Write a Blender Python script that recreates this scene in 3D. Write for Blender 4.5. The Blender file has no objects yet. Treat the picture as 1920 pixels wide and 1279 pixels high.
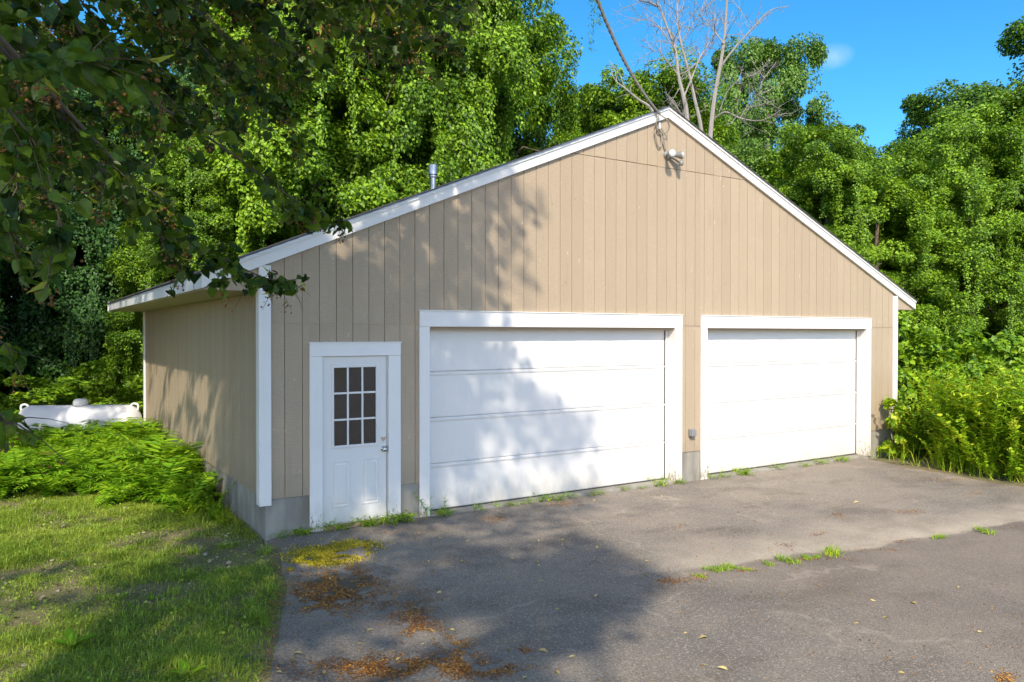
import bpy, bmesh, math, random
import numpy as np
from mathutils import Vector, Matrix

random.seed(7); RNG = np.random.default_rng(7)
scene = bpy.context.scene
COL = scene.collection

# ------------------------------------------------------------------ camera, sky, sun, exposure
CAM = np.array([-2.3459, -8.7922, 2.40]); YAW = 0.5697; PIT = -0.0097; FPX = 1454.81
cd = bpy.data.cameras.new("camera"); co = bpy.data.objects.new("camera", cd); COL.objects.link(co)
co.location = CAM; co.rotation_euler = (math.pi/2 + PIT, 0, -YAW)
cd.sensor_fit = 'HORIZONTAL'; cd.sensor_width = 36; cd.lens = FPX/1920*36; cd.clip_end = 2000; cd.clip_start = .05
scene.camera = co
LIGHT = Vector((0.60, 1.0, -1.0)).normalized()          # the way the sunlight travels
SUN_EL = math.asin(-LIGHT.z); SUN_AZ = math.atan2(-LIGHT.x, -LIGHT.y)
sl = bpy.data.lights.new("sun", 'SUN'); sl.energy = 2.0; sl.angle = math.radians(1.0); sl.color = (1.0, 0.90, 0.75)
so = bpy.data.objects.new("sun", sl); COL.objects.link(so); so.location = (-12, -20, 25)
so.rotation_euler = LIGHT.to_track_quat('-Z', 'Y').to_euler()
world = bpy.data.worlds.new("World"); scene.world = world; world.use_nodes = True
wn, wl = world.node_tree.nodes, world.node_tree.links
wn.clear()
wout = wn.new('ShaderNodeOutputWorld'); wbg = wn.new('ShaderNodeBackground'); sky = wn.new('ShaderNodeTexSky')
sky.sky_type = 'NISHITA'; sky.sun_disc = False; sky.sun_elevation = SUN_EL; sky.sun_rotation = SUN_AZ
sky.altitude = 0; sky.air_density = 0.45; sky.dust_density = 1.0; sky.ozone_density = 1.5
hsv = wn.new('ShaderNodeHueSaturation'); hsv.inputs['Saturation'].default_value = 1.34; hsv.inputs['Hue'].default_value = 0.484
wl.new(sky.outputs[0], hsv.inputs['Color'])
wbg.inputs['Strength'].default_value = 0.15
scene.view_settings.view_transform = 'Standard'; scene.view_settings.look = 'None'
scene.view_settings.exposure = 1.40; scene.view_settings.gamma = 1.0; scene.view_settings.use_curve_mapping = False
scene.cycles.max_bounces = 8; scene.cycles.transparent_max_bounces = 8
scene.cycles.use_denoising = True

F3 = np.array([math.sin(YAW)*math.cos(PIT), math.cos(YAW)*math.cos(PIT), math.sin(PIT)])
R3 = np.array([math.cos(YAW), -math.sin(YAW), 0.0])
U3 = np.cross(R3, F3)
def ray(u, v): return F3 + (u-960)/FPX*R3 - (v-639.5)/FPX*U3
def P(u, v, d): return CAM + d*ray(u, v)               # a point at forward distance d
def onz(u, v, z): r = ray(u, v); return CAM + r*((z-CAM[2])/r[2])
def ony(u, v, y): r = ray(u, v); return CAM + r*((y-CAM[1])/r[1])
def project(p):
    d = np.asarray(p)-CAM; f = d@F3
    f = np.where(np.abs(f) < 1e-6, 1e-6, f)
    return 960+FPX*(d@R3)/f, 639.5-FPX*(d@U3)/f, f

# one soft cloud, as a patch of the sky
r = ray(1560, 106); cdir = r/np.linalg.norm(r)
tc = wn.new('ShaderNodeTexCoord'); sub = wn.new('ShaderNodeVectorMath'); sub.operation = 'SUBTRACT'; sub.inputs[1].default_value = cdir
nz = wn.new('ShaderNodeTexNoise'); nz.inputs['Scale'].default_value = 30; nz.inputs['Detail'].default_value = 9; nz.inputs['Roughness'].default_value = .65
wl.new(tc.outputs['Generated'], nz.inputs['Vector'])
wl.new(tc.outputs['Generated'], sub.inputs[0])
mul = wn.new('ShaderNodeVectorMath'); mul.operation = 'MULTIPLY'; mul.inputs[1].default_value = (1, 1, 1.7); wl.new(sub.outputs[0], mul.inputs[0])
ln = wn.new('ShaderNodeVectorMath'); ln.operation = 'LENGTH'; wl.new(mul.outputs[0], ln.inputs[0])
mr = wn.new('ShaderNodeMapRange'); mr.inputs[1].default_value = 0.038; mr.inputs[2].default_value = 0.0; mr.inputs[3].default_value = -0.25; mr.inputs[4].default_value = 0.5
wl.new(ln.outputs['Value'], mr.inputs[0])
mm = wn.new('ShaderNodeMath'); mm.operation = 'MULTIPLY'; mm.use_clamp = True; wl.new(mr.outputs[0], mm.inputs[0]); wl.new(nz.outputs[0], mm.inputs[1])
mx = wn.new('ShaderNodeMixRGB'); mx.inputs[2].default_value = (2.9, 3.2, 3.6, 1)
wl.new(mm.outputs[0], mx.inputs[0]); wl.new(hsv.outputs[0], mx.inputs[1]); wl.new(mx.outputs[0], wbg.inputs['Color']); wl.new(wbg.outputs[0], wout.inputs[0])

# ------------------------------------------------------------------ helpers
def tag(o, label=None, cat=None, group=None, kind=None):
    if label: o['label'] = label
    if cat: o['category'] = cat
    if group: o['group'] = group
    if kind: o['kind'] = kind
    return o
def empty(name, loc=(0, 0, 0), label=None, cat=None, group=None):
    o = bpy.data.objects.new(name, None); COL.objects.link(o); o.location = loc; o.empty_display_size = .2
    return tag(o, label, cat, group)
def link(name, me, parent=None, mat=None):
    o = bpy.data.objects.new(name, me); COL.objects.link(o)
    if mat and not me.materials: me.materials.append(mat)
    if parent: o.parent = parent
    return o
def mesh_np(name, V, faces, smooth=False):
    """V (n,3); faces list of int arrays (m,k), one array for each k"""
    me = bpy.data.meshes.new(name); V = np.ascontiguousarray(V, dtype=np.float32)
    me.vertices.add(len(V)); me.vertices.foreach_set('co', V.ravel())
    idx = np.concatenate([f.ravel() for f in faces]).astype(np.int32)
    tot = np.concatenate([np.full(len(f), f.shape[1]) for f in faces]).astype(np.int32)
    st = np.concatenate([[0], np.cumsum(tot)[:-1]]).astype(np.int32)
    me.loops.add(len(idx)); me.loops.foreach_set('vertex_index', idx)
    me.polygons.add(len(tot)); me.polygons.foreach_set('loop_start', st); me.polygons.foreach_set('loop_total', tot)
    if smooth: me.polygons.foreach_set('use_smooth', np.ones(len(tot), dtype=bool))
    me.update(calc_edges=True)
    return me
class MB:
    """collects solids for ONE mesh"""
    def __init__(s): s.v = []; s.f = []
    def add(s, vs, fs):
        b = len(s.v); s.v += [tuple(map(float, p)) for p in vs]; s.f += [tuple(i+b for i in f) for f in fs]; return s
    def box(s, x0, x1, y0, y1, z0, z1):
        return s.add([(x0,y0,z0),(x1,y0,z0),(x1,y1,z0),(x0,y1,z0),(x0,y0,z1),(x1,y0,z1),(x1,y1,z1),(x0,y1,z1)],
                     [(0,3,2,1),(4,5,6,7),(0,1,5,4),(1,2,6,5),(2,3,7,6),(3,0,4,7)])
    def prism(s, poly, y0, y1):                        # poly in (x,z), anticlockwise seen from -y
        n = len(poly)
        vs = [(x, y0, z) for x, z in poly]+[(x, y1, z) for x, z in poly]
        return s.add(vs, [tuple(range(n)), tuple(range(2*n-1, n-1, -1))]+[(i, i+n, (i+1) % n+n, (i+1) % n) for i in range(n)])
    def tube(s, pts, rad, n=6, cap=True):
        pts = [Vector(p) for p in pts]; m = len(pts)
        if not hasattr(rad, '__len__'): rad = [rad]*m
        b = len(s.v); ref = Vector((0.31, 0.2, 0.93)); prev = None
        for i, p in enumerate(pts):
            t = (pts[min(i+1, m-1)]-pts[max(i-1, 0)]).normalized()
            if prev is None: a = t.cross(ref if abs(t.dot(ref)) < .95 else Vector((1, 0, 0))).normalized()
            else: a = (prev-t*prev.dot(t)).normalized()
            prev = a; c = t.cross(a)
            for k in range(n):
                w = 2*math.pi*k/n; q = p+(a*math.cos(w)+c*math.sin(w))*rad[i]; s.v.append(tuple(q))
        for i in range(m-1):
            for k in range(n):
                s.f.append((b+i*n+k, b+i*n+(k+1) % n, b+(i+1)*n+(k+1) % n, b+(i+1)*n+k))
        if cap: s.f.append(tuple(b+k for k in range(n-1, -1, -1))); s.f.append(tuple(b+(m-1)*n+k for k in range(n)))
        return s
    def lathe(s, prof, c=(0, 0, 0), axis='z', n=20):   # prof [(r,h)]
        b = len(s.v); m = len(prof)
        for r_, h in prof:
            for k in range(n):
                w = 2*math.pi*k/n; a, d = r_*math.cos(w), r_*math.sin(w)
                q = (a, d, h) if axis == 'z' else ((a, -h, d) if axis == 'y' else (h, a, d))
                s.v.append((q[0]+c[0], q[1]+c[1], q[2]+c[2]))
        for i in range(m-1):
            for k in range(n):
                s.f.append((b+i*n+k, b+i*n+(k+1) % n, b+(i+1)*n+(k+1) % n, b+(i+1)*n+k))
        s.f.append(tuple(b+k for k in range(n-1, -1, -1))); s.f.append(tuple(b+(m-1)*n+k for k in range(n)))
        return s
    def mesh(s, name, smooth=False, bevel=0):
        me = bpy.data.meshes.new(name); me.from_pydata(s.v, [], s.f)
        if bevel:
            bm = bmesh.new(); bm.from_mesh(me)
            ed = [e for e in bm.edges if len(e.link_faces) == 2 and e.calc_face_angle(0) > .5]
            bmesh.ops.bevel(bm, geom=ed, offset=bevel, segments=1, affect='EDGES', clamp_overlap=True); bm.to_mesh(me); bm.free()
        if smooth: me.polygons.foreach_set('use_smooth', [True]*len(me.polygons))
        me.update(); return me
    def build(s, name, mat, parent=None, smooth=False, bevel=0): return link(name, s.mesh(name, smooth, bevel), parent, mat)

def vnoise(x, y, seed=0):                               # smooth value noise, numpy
    x = np.asarray(x, float); y = np.asarray(y, float)
    xi, yi = np.floor(x).astype(np.int64), np.floor(y).astype(np.int64); fx, fy = x-xi, y-yi
    def h(a, b):
        n = (a*374761393+b*668265263+seed*982451653) & 0xffffffff
        n = ((n ^ (n >> 13))*1274126177) & 0xffffffff
        return ((n ^ (n >> 16)) & 0xffff)/65535.0
    sx, sy = fx*fx*(3-2*fx), fy*fy*(3-2*fy)
    return (h(xi, yi)*(1-sx)+h(xi+1, yi)*sx)*(1-sy)+(h(xi, yi+1)*(1-sx)+h(xi+1, yi+1)*sx)*sy
def fbm(x, y, seed=0, o=3): return sum(vnoise(np.asarray(x)*2**k, np.asarray(y)*2**k, seed+k)*.5**k for k in range(o))/sum(.5**k for k in range(o))

# ------------------------------------------------------------------ materials
def mat(name):
    m = bpy.data.materials.new(name); m.use_nodes = True
    nt = m.node_tree; return m, nt.nodes, nt.links, nt.nodes['Principled BSDF']
def N(nodes, t, **kw):
    n = nodes.new(t)
    for k, v in kw.items():
        if k in n.inputs: n.inputs[k].default_value = v
        else: setattr(n, k, v)
    return n
def ramp(nodes, stops):
    r = nodes.new('ShaderNodeValToRGB'); e = r.color_ramp.elements
    while len(e) < len(stops): e.new(.5)
    for i, (p, c) in enumerate(stops): e[i].position = p; e[i].color = (*c, 1)
    return r
def c4(c): return (*c, 1)
def mixc(n, l, fac, a, b, mode='MIX'):
    m = n.new('ShaderNodeMixRGB'); m.blend_type = mode
    for s, v in ((0, fac), (1, a), (2, b)):
        if isinstance(v, (int, float)): m.inputs[s].default_value = v
        elif isinstance(v, tuple): m.inputs[s].default_value = c4(v)
        else: l.new(v, m.inputs[s])
    return m.outputs[0]
def noise(n, l, scale, detail=4, rough=.55, coord='Object', stretch=None, dist=0):
    tcn = n.new('ShaderNodeTexCoord'); src = tcn.outputs[coord] if coord != 'Position' else n.new('ShaderNodeNewGeometry').outputs['Position']
    if stretch:
        mp = n.new('ShaderNodeVectorMath'); mp.operation = 'MULTIPLY'; mp.inputs[1].default_value = stretch; l.new(src, mp.inputs[0]); src = mp.outputs[0]
    t = N(n, 'ShaderNodeTexNoise'); t.inputs['Scale'].default_value = scale; t.inputs['Detail'].default_value = detail; t.inputs['Roughness'].default_value = rough; t.inputs['Distortion'].default_value = dist
    l.new(src, t.inputs['Vector']); return t.outputs['Fac']
def mrange(n, l, v, a, b, c=0., d=1.):
    m = n.new('ShaderNodeMapRange'); l.new(v, m.inputs[0])
    for i, x in enumerate((a, b, c, d)): m.inputs[i+1].default_value = x
    return m.outputs[0]
def bump(n, l, b, h, strength=.3, dist=.01):
    bp = n.new('ShaderNodeBump'); bp.inputs['Strength'].default_value = strength; bp.inputs['Distance'].default_value = dist
    l.new(h, bp.inputs['Height']); l.new(bp.outputs[0], b.inputs['Normal'])
def simple(name, col, rough=.5, metal=0., var=.12, vscale=6., bmp=0., bscale=40.):
    m, n, l, b = mat(name)
    f = noise(n, l, vscale, 5, coord='Position')
    l.new(mixc(n, l, f, tuple(c*(1-var) for c in col), tuple(min(1, c*(1+var)) for c in col)), b.inputs['Base Color'])
    b.inputs['Roughness'].default_value = rough; b.inputs['Metallic'].default_value = metal
    if bmp: bump(n, l, b, noise(n, l, bscale, 6, coord='Position'), bmp)
    return m
def siding_mat():
    m, n, l, b = mat('beige_painted_siding')
    oi = n.new('ShaderNodeObjectInfo')
    base = mixc(n, l, oi.outputs['Random'], (.415, .32, .215), (.468, .367, .250))
    big = noise(n, l, 1.3, 4, coord='Position'); base = mixc(n, l, mrange(n, l, big, .3, .7, 0, .35), base, (.39, .30, .20))
    grain = noise(n, l, 6, 6, .7, 'Position', (2.0, 2.0, 14.)); base = mixc(n, l, mrange(n, l, grain, .35, .7, 0, .55), base, (.36, .275, .18))
    run = noise(n, l, 5, 3, .5, 'Position', (6, 6, .35)); base = mixc(n, l, mrange(n, l, run, .56, .8, 0, .45), base, (.30, .235, .165))
    chip = noise(n, l, 5.5, 2, .5, 'Position', (4.5, 4.5, 1.2)); base = mixc(n, l, mrange(n, l, chip, .70, .73, 0, .6), base, (.62, .53, .42))
    gz_ = n.new('ShaderNodeNewGeometry'); sz_ = n.new('ShaderNodeSeparateXYZ'); l.new(gz_.outputs['Position'], sz_.inputs[0])
    spl = n.new('ShaderNodeMath'); l.new(mrange(n, l, sz_.outputs['Z'], 1.1, .50, -.3, .36), spl.inputs[0]); l.new(noise(n, l, 5, 6, .7, 'Position', (1.5, 1.5, .7)), spl.inputs[1])
    base = mixc(n, l, mrange(n, l, spl.outputs[0], .45, .95, 0, .5), base, (.27, .22, .15))
    nail = N(n, 'ShaderNodeTexVoronoi'); nail.inputs['Scale'].default_value = 3.4; l.new(n.new('ShaderNodeNewGeometry').outputs['Position'], nail.inputs['Vector'])
    base = mixc(n, l, mrange(n, l, nail.outputs['Distance'], .034, .018, 0, .8), base, (.10, .07, .05))
    l.new(base, b.inputs['Base Color']); b.inputs['Roughness'].default_value = .72
    bump(n, l, b, grain, .7, .010); return m
def white_mat(name, peel=True, col=(.80, .77, .72)):
    m, n, l, b = mat(name)
    f = noise(n, l, 2.2, 5, coord='Position'); base = mixc(n, l, mrange(n, l, f, .35, .75, 0, .5), col, tuple(c*.93 for c in col))
    st = noise(n, l, 4, 4, .6, 'Position', (5, 5, .5)); base = mixc(n, l, mrange(n, l, st, .6, .85, 0, .4), base, (.62, .62, .58))
    if peel:                                             # paint worn off near the ground, nail heads
        g = n.new('ShaderNodeNewGeometry'); sp = n.new('ShaderNodeSeparateXYZ'); l.new(g.outputs['Position'], sp.inputs[0])
        low = mrange(n, l, sp.outputs['Z'], .62, .12, 0, .34)
        pn = noise(n, l, 22, 5, .65, 'Position', (1.6, 1.6, .45))
        ad = n.new('ShaderNodeMath'); l.new(low, ad.inputs[0]); l.new(pn, ad.inputs[1])
        base = mixc(n, l, mrange(n, l, ad.outputs[0], .80, .84, 0, .9), base, (.23, .20, .13))
        v = N(n, 'ShaderNodeTexVoronoi'); v.inputs['Scale'].default_value = 4.2; l.new(g.outputs['Position'], v.inputs['Vector'])
        base = mixc(n, l, mrange(n, l, v.outputs['Distance'], .03, .018, 0, .7), base, (.25, .22, .2))
    g2 = n.new('ShaderNodeNewGeometry'); sp2 = n.new('ShaderNodeSeparateXYZ'); l.new(g2.outputs['Position'], sp2.inputs[0])
    dn_ = noise(n, l, 7, 6, .7, 'Position', (1.4, 1.4, .6)); lw = mrange(n, l, sp2.outputs['Z'], .75, .10, -.25, .42)
    ad2 = n.new('ShaderNodeMath'); l.new(lw, ad2.inputs[0]); l.new(dn_, ad2.inputs[1])
    base = mixc(n, l, mrange(n, l, ad2.outputs[0], .52, 1.0, 0, .55), base, (.50, .44, .33))
    smu = noise(n, l, 1.1, 6, .7, 'Position', (1, 1, 1.8)); base = mixc(n, l, mrange(n, l, smu, .52, .78, 0, .28), base, (.60, .59, .56))
    l.new(base, b.inputs['Base Color']); b.inputs['Roughness'].default_value = .45
    bump(n, l, b, noise(n, l, 30, 5, coord='Position'), .06, .004); return m
def leaf_mat(name, cols, trans=.35, rough=.5, vein=False, nscale=.6, spec=.35):
    """cols: dark, mid, light; each leaf gets its own shade, and drifts over the plant"""
    m, n, l, b = mat(name)
    g = n.new('ShaderNodeNewGeometry'); oi = n.new('ShaderNodeObjectInfo')
    f = noise(n, l, nscale, 3, coord='Object')
    a = n.new('ShaderNodeMath'); a.operation = 'MULTIPLY_ADD'; l.new(g.outputs['Random Per Island'], a.inputs[0]); a.inputs[1].default_value = .75; a.inputs[2].default_value = -.375
    s = n.new('ShaderNodeMath'); l.new(f, s.inputs[0]); l.new(a.outputs[0], s.inputs[1])
    a2 = n.new('ShaderNodeMath'); a2.operation = 'MULTIPLY_ADD'; l.new(oi.outputs['Random'], a2.inputs[0]); a2.inputs[1].default_value = .26; a2.inputs[2].default_value = -.13
    s2 = n.new('ShaderNodeMath'); l.new(s.outputs[0], s2.inputs[0]); l.new(a2.outputs[0], s2.inputs[1])
    rp = ramp(n, [(.2, cols[0]), (.5, cols[1]), (.8, cols[2])]); l.new(s2.outputs[0], rp.inputs[0])
    colr = rp.outputs[0]
    l.new(colr, b.inputs['Base Color']); b.inputs['Roughness'].default_value = rough; b.inputs['Specular IOR Level'].default_value = spec
    t = n.new('ShaderNodeBsdfTranslucent'); l.new(mixc(n, l, 1.0, colr, (1.25, 1.1, .35), 'MULTIPLY'), t.inputs[0])
    ms = n.new('ShaderNodeMixShader'); ms.inputs[0].default_value = trans
    l.new(b.outputs[0], ms.inputs[1]); l.new(t.outputs[0], ms.inputs[2])
    l.new(ms.outputs[0], n['Material Output'].inputs[0]); return m
def bark_mat(name, col, var=.35):
    m, n, l, b = mat(name)
    f = noise(n, l, 9, 6, .65, 'Position', (1, 1, .25)); l.new(mixc(n, l, f, tuple(c*(1-var) for c in col), tuple(c*(1+var) for c in col)), b.inputs['Base Color'])
    b.inputs['Roughness'].default_value = .9; bump(n, l, b, f, .7, .03); return m

M = {}
M['siding'] = siding_mat()
M['trim'] = white_mat('white_painted_trim')
M['door'] = white_mat('white_door_paint', False, (.74, .715, .67))
M['fascia'] = white_mat('weathered_fascia', False, (.72, .74, .74))
M['soffit'] = simple('beige_soffit', (.40, .31, .21), .7)
M['groove'] = simple('groove_board', (.33, .25, .165), .85)
M['metal'] = simple('galvanised_metal', (.55, .56, .57), .32, .85)
M['chrome'] = simple('brushed_nickel', (.62, .60, .56), .22, 1.)
M['greybox'] = simple('grey_plastic', (.22, .22, .22), .5)
M['lamp'] = simple('weathered_lamp_metal', (.30, .31, .29), .45, .4)
M['bulb'] = simple('frosted_bulb_glass', (.58, .59, .58), .15)
M['cable'] = simple('weathered_cable', (.16, .15, .13), .7)
M['rope'] = simple('pale_service_wire', (.30, .26, .20), .7)
M['tank'] = simple('white_tank_paint', (.70, .70, .70), .35, 0, .06)
M['lid'] = simple('grey_white_lid', (.66, .66, .64), .4)
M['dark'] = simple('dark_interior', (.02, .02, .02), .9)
M['seal'] = simple('dark_weatherstrip', (.06, .06, .055), .7)
M['bark'] = bark_mat('brown_bark', (.12, .09, .065))
M['deadwood'] = bark_mat('grey_dead_wood', (.30, .27, .235), .4)
M['twig'] = bark_mat('linden_twig', (.11, .085, .055))
M['shingle'] = simple('grey_shingle', (.10, .10, .105), .9, 0, .3, 30, .5, 120)
m, n, l, b = mat('window_glass'); b.inputs['Base Color'].default_value = (.012, .013, .014, 1); b.inputs['Roughness'].default_value = .03; b.inputs['IOR'].default_value = 1.9
bump(n, l, b, noise(n, l, 2.5, 2, coord='Position'), .10, .02); M['glass'] = m
# concrete
m, n, l, b = mat('foundation_concrete')
f = noise(n, l, 3, 6, coord='Position'); base = mixc(n, l, f, (.22, .205, .17), (.40, .37, .31))
v = noise(n, l, 2.2, 5, .6, 'Position', (1.6, 1.6, .35)); base = mixc(n, l, mrange(n, l, v, .42, .68, 0, .75), base, (.15, .135, .10))
vr = N(n, 'ShaderNodeTexVoronoi', feature='DISTANCE_TO_EDGE'); vr.inputs['Scale'].default_value = 1.7; l.new(n.new('ShaderNodeNewGeometry').outputs['Position'], vr.inputs['Vector'])
base = mixc(n, l, mrange(n, l, vr.outputs['Distance'], .004, .001, 0, .15), base, (.09, .085, .075))
l.new(base, b.inputs['Base Color']); b.inputs['Roughness'].default_value = .9; bump(n, l, b, noise(n, l, 25, 6, coord='Position'), .35, .01); M['concrete'] = m
# asphalt
m, n, l, b = mat('weathered_asphalt')
geo = n.new('ShaderNodeNewGeometry'); sp = n.new('ShaderNodeSeparateXYZ'); l.new(geo.outputs['Position'], sp.inputs[0])
big = noise(n, l, .38, 5, .6, 'Position', None, .6); base = mixc(n, l, mrange(n, l, big, .34, .64), (.165, .149, .130), (.305, .257, .203))
mid = noise(n, l, 1.6, 5, .65, 'Position'); base = mixc(n, l, mrange(n, l, mid, .42, .72, 0, .55), base, (.335, .285, .22))
dk = noise(n, l, .8, 4, .6, 'Position', (1, 1.8, 1)); base = mixc(n, l, mrange(n, l, dk, .50, .70, 0, .75), base, (.13, .108, .085))
fine = noise(n, l, 55, 3, .7, 'Position'); base = mixc(n, l, mrange(n, l, fine, .3, .7, 0, .5), base, mixc(n, l, .5, base, (.08, .066, .052)))
vo = N(n, 'ShaderNodeTexVoronoi'); vo.inputs['Scale'].default_value = 95; l.new(geo.outputs['Position'], vo.inputs['Vector'])
spk = n.new('ShaderNodeSeparateColor'); l.new(vo.outputs['Color'], spk.inputs[0])
base = mixc(n, l, mrange(n, l, spk.outputs[0], .78, .9, 0, .45), base, (.50, .42, .33)); base = mixc(n, l, mrange(n, l, spk.outputs[1], .80, .9, 0, .45), base, (.07, .06, .05))
# old seam between two pours: pale sandy band along it
def mth(op, a, b_=None, c_=None):
    x = n.new('ShaderNodeMath'); x.operation = op
    for i, q in enumerate((a, b_, c_)):
        if q is None: continue
        if isinstance(q, (int, float)): x.inputs[i].default_value = q
        else: l.new(q, x.inputs[i])
    return x.outputs[0]
wob = mth('MULTIPLY_ADD', noise(n, l, .5, 3, .5, 'Position'), 1.1, -.55)
sd = mth('ADD', mth('ADD', mth('MULTIPLY_ADD', sp.outputs['X'], .150, sp.outputs['Y']), 2.84), wob)   # >0 towards the garage
band = mth('MULTIPLY', mrange(n, l, sd, -.02, .06), mrange(n, l, sd, 1.0, .05))
bn = mth('MULTIPLY', band, mrange(n, l, mid, .25, .6, .2, .62)); xr = mrange(n, l, sp.outputs['X'], 2.3, 4.0)
base = mixc(n, l, mth('MULTIPLY', bn, xr), base, (.56, .47, .35))
low = mth('MULTIPLY', mrange(n, l, sd, .02, -.10), xr); base = mixc(n, l, mth('MULTIPLY', low, .35), base, (.17, .13, .10))
ck = N(n, 'ShaderNodeTexVoronoi', feature='DISTANCE_TO_EDGE'); ck.inputs['Scale'].default_value = .42
wv = n.new('ShaderNodeVectorMath'); wv.operation = 'ADD'; nn = n.new('ShaderNodeTexNoise'); nn.inputs['Scale'].default_value = 1.4; nn.inputs['Detail'].default_value = 5
l.new(geo.outputs['Position'], nn.inputs['Vector']); l.new(geo.outputs['Position'], wv.inputs[0]); l.new(nn.outputs['Color'], wv.inputs[1]); l.new(wv.outputs[0], ck.inputs['Vector'])
base = mixc(n, l, mth('MULTIPLY', mrange(n, l, ck.outputs['Distance'], .012, .003, 0, .35), mrange(n, l, mid, .45, .6)), base, (.45, .38, .30))
# green-brown moss stain by the entry door
def blob(cx, cy, rx, ry, edge=.35):
    dx = mth('DIVIDE', mth('SUBTRACT', sp.outputs['X'], cx), rx); dy = mth('DIVIDE', mth('SUBTRACT', sp.outputs['Y'], cy), ry)
    d = mth('SQRT', mth('ADD', mth('MULTIPLY', dx, dx), mth('MULTIPLY', dy, dy)))
    d = mth('ADD', d, mth('MULTIPLY_ADD', noise(n, l, 3.2, 5, .7, 'Position'), 2.2, -1.1))
    return mrange(n, l, d, 1.0, 1.0-edge)
DIRT = []
M['asphalt'] = m; ASPH = (n, l, b, base, blob, fine, vo, mth)

M['lawn'] = None
m, n, l, b = mat('soil_and_litter')
f = noise(n, l, 1.1, 6, .65, 'Position'); base = mixc(n, l, mrange(n, l, f, .3, .7), (.12, .125, .035), (.23, .18, .10))
f2 = noise(n, l, 14, 5, .7, 'Position'); base = mixc(n, l, mrange(n, l, f2, .45, .75, 0, .7), base, (.24, .185, .11))
f3 = noise(n, l, 60, 4, .7, 'Position'); base = mixc(n, l, mrange(n, l, f3, .55, .8, 0, .7), base, (.03, .028, .014))
l.new(base, b.inputs['Base Color']); b.inputs['Roughness'].default_value = .95; bump(n, l, b, f2, .8, .04); M['soil'] = m

G = {}
G['vine'] = leaf_mat('vine_leaf', ((0.0561, 0.1254, 0.0082), (0.1514, 0.2927, 0.0123), (0.2805, 0.4539, 0.0219)), 0.24)
G['maple'] = leaf_mat('broad_tree_leaf', ((0.0398, 0.1000, 0.0118), (0.0994, 0.2118, 0.0162), (0.1887, 0.3412, 0.0266)), 0.24)
G['tall'] = leaf_mat('tall_tree_leaf', ((0.0464, 0.1078, 0.0204), (0.0987, 0.2088, 0.0263), (0.1741, 0.3099, 0.0437)), 0.22)
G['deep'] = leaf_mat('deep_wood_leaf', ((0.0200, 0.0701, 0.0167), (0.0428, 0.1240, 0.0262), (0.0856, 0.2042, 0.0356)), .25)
G['shrub'] = leaf_mat('shrub_leaf', ((0.0836, 0.1776, 0.0089), (0.1994, 0.3765, 0.0148), (0.3344, 0.4910, 0.0266)), 0.28)
G['weed'] = leaf_mat('weed_leaf', ((0.1452, 0.2743, 0.0121), (0.3075, 0.5392, 0.0180), (0.5084, 0.5704, 0.0330)), 0.28)
G['fern'] = leaf_mat('fern_leaf', ((0.0938, 0.2136, 0.0078), (0.2092, 0.4354, 0.0131), (0.3606, 0.5368, 0.0236)), .38, nscale=1.2)
G['linden'] = leaf_mat('linden_leaf', ((.020, .050, .010), (.058, .120, .016), (.145, .235, .022)), .45, .42, nscale=2.5, spec=.3)
G['lindenshade'] = leaf_mat('linden_crown_leaf', ((.014, .034, .010), (.03, .062, .012), (.05, .09, .014)), .22, .45)
G['bract'] = leaf_mat('linden_bract', ((0.2070, 0.2508, 0.0200), (0.3312, 0.3696, 0.0350), (0.4968, 0.4752, 0.0500)), .4, nscale=3)
G['grass'] = leaf_mat('lawn_grass', ((0.1394, 0.2302, 0.0213), (0.2539, 0.3931, 0.0319), (0.4260, 0.5178, 0.0711)), .3, nscale=1.1)
G['straw'] = leaf_mat('dry_leaf_scrap', ((.16, .11, .06), (.30, .24, .15), (.48, .42, .31)), .1)
G['litter'] = leaf_mat('orange_litter', ((0.1356, 0.0548, 0.0153), (0.3254, 0.1328, 0.0281), (0.4980, 0.2655, 0.0573)), .1, nscale=2)
G['moss'] = leaf_mat('yellow_moss', ((0.1750, 0.1413, 0.0096), (0.3850, 0.3159, 0.0144), (0.5950, 0.4987, 0.0240)), .15, nscale=3)
G['yellow'] = leaf_mat('yellow_bract', ((.45, .34, .12), (.60, .47, .18), (.70, .58, .28)), .2)
G['fruit'] = leaf_mat('linden_fruit', ((0.1125, 0.0473, 0.0115), (0.2475, 0.1050, 0.0240), (0.3825, 0.1785, 0.0384)), .05)

# ------------------------------------------------------------------ ground
def gz(x, y): return 0.10-0.0055*np.clip(x, 0, 12.3)
_el = [onz(u, v, .1) for u, v in ((497, 1006), (512, 1050), (520, 1105), (514, 1150), (500, 1200), (482, 1275))]
EY = np.array([p[1] for p in _el]+[-5.2, -8, -14, -40]); EX = np.array([p[0] for p in _el]+[-1.5, -2.1, -3.2, -6])
_er = [onz(u, v, .05) for u, v in ((1634, 859), (1700, 871), (1800, 889), (1920, 908))]
RY = np.array([p[1] for p in _er]+[-5, -9, -16, -40]); RX = np.array([p[0] for p in _er]+[10.9, 11.6, 14, 20])
def edgeL(y): return np.interp(-np.asarray(y), -EY, EX)+.05*(vnoise(np.asarray(y)*2.3, 0, 5)-.5)
def edgeR(y): return np.interp(-np.asarray(y), -RY, RX)+.12*(vnoise(np.asarray(y)*1.7, 0, 9)-.5)
def axis(lo, hi, c0, c1, fine):
    a = list(np.arange(c0, c1+1e-6, fine)); s = fine; x = c0
    while x > lo: s *= 1.35; x -= s; a.insert(0, x)
    s = fine; x = c1
    while x < hi: s *= 1.35; x += s; a.append(x)
    return np.array(a)
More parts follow.
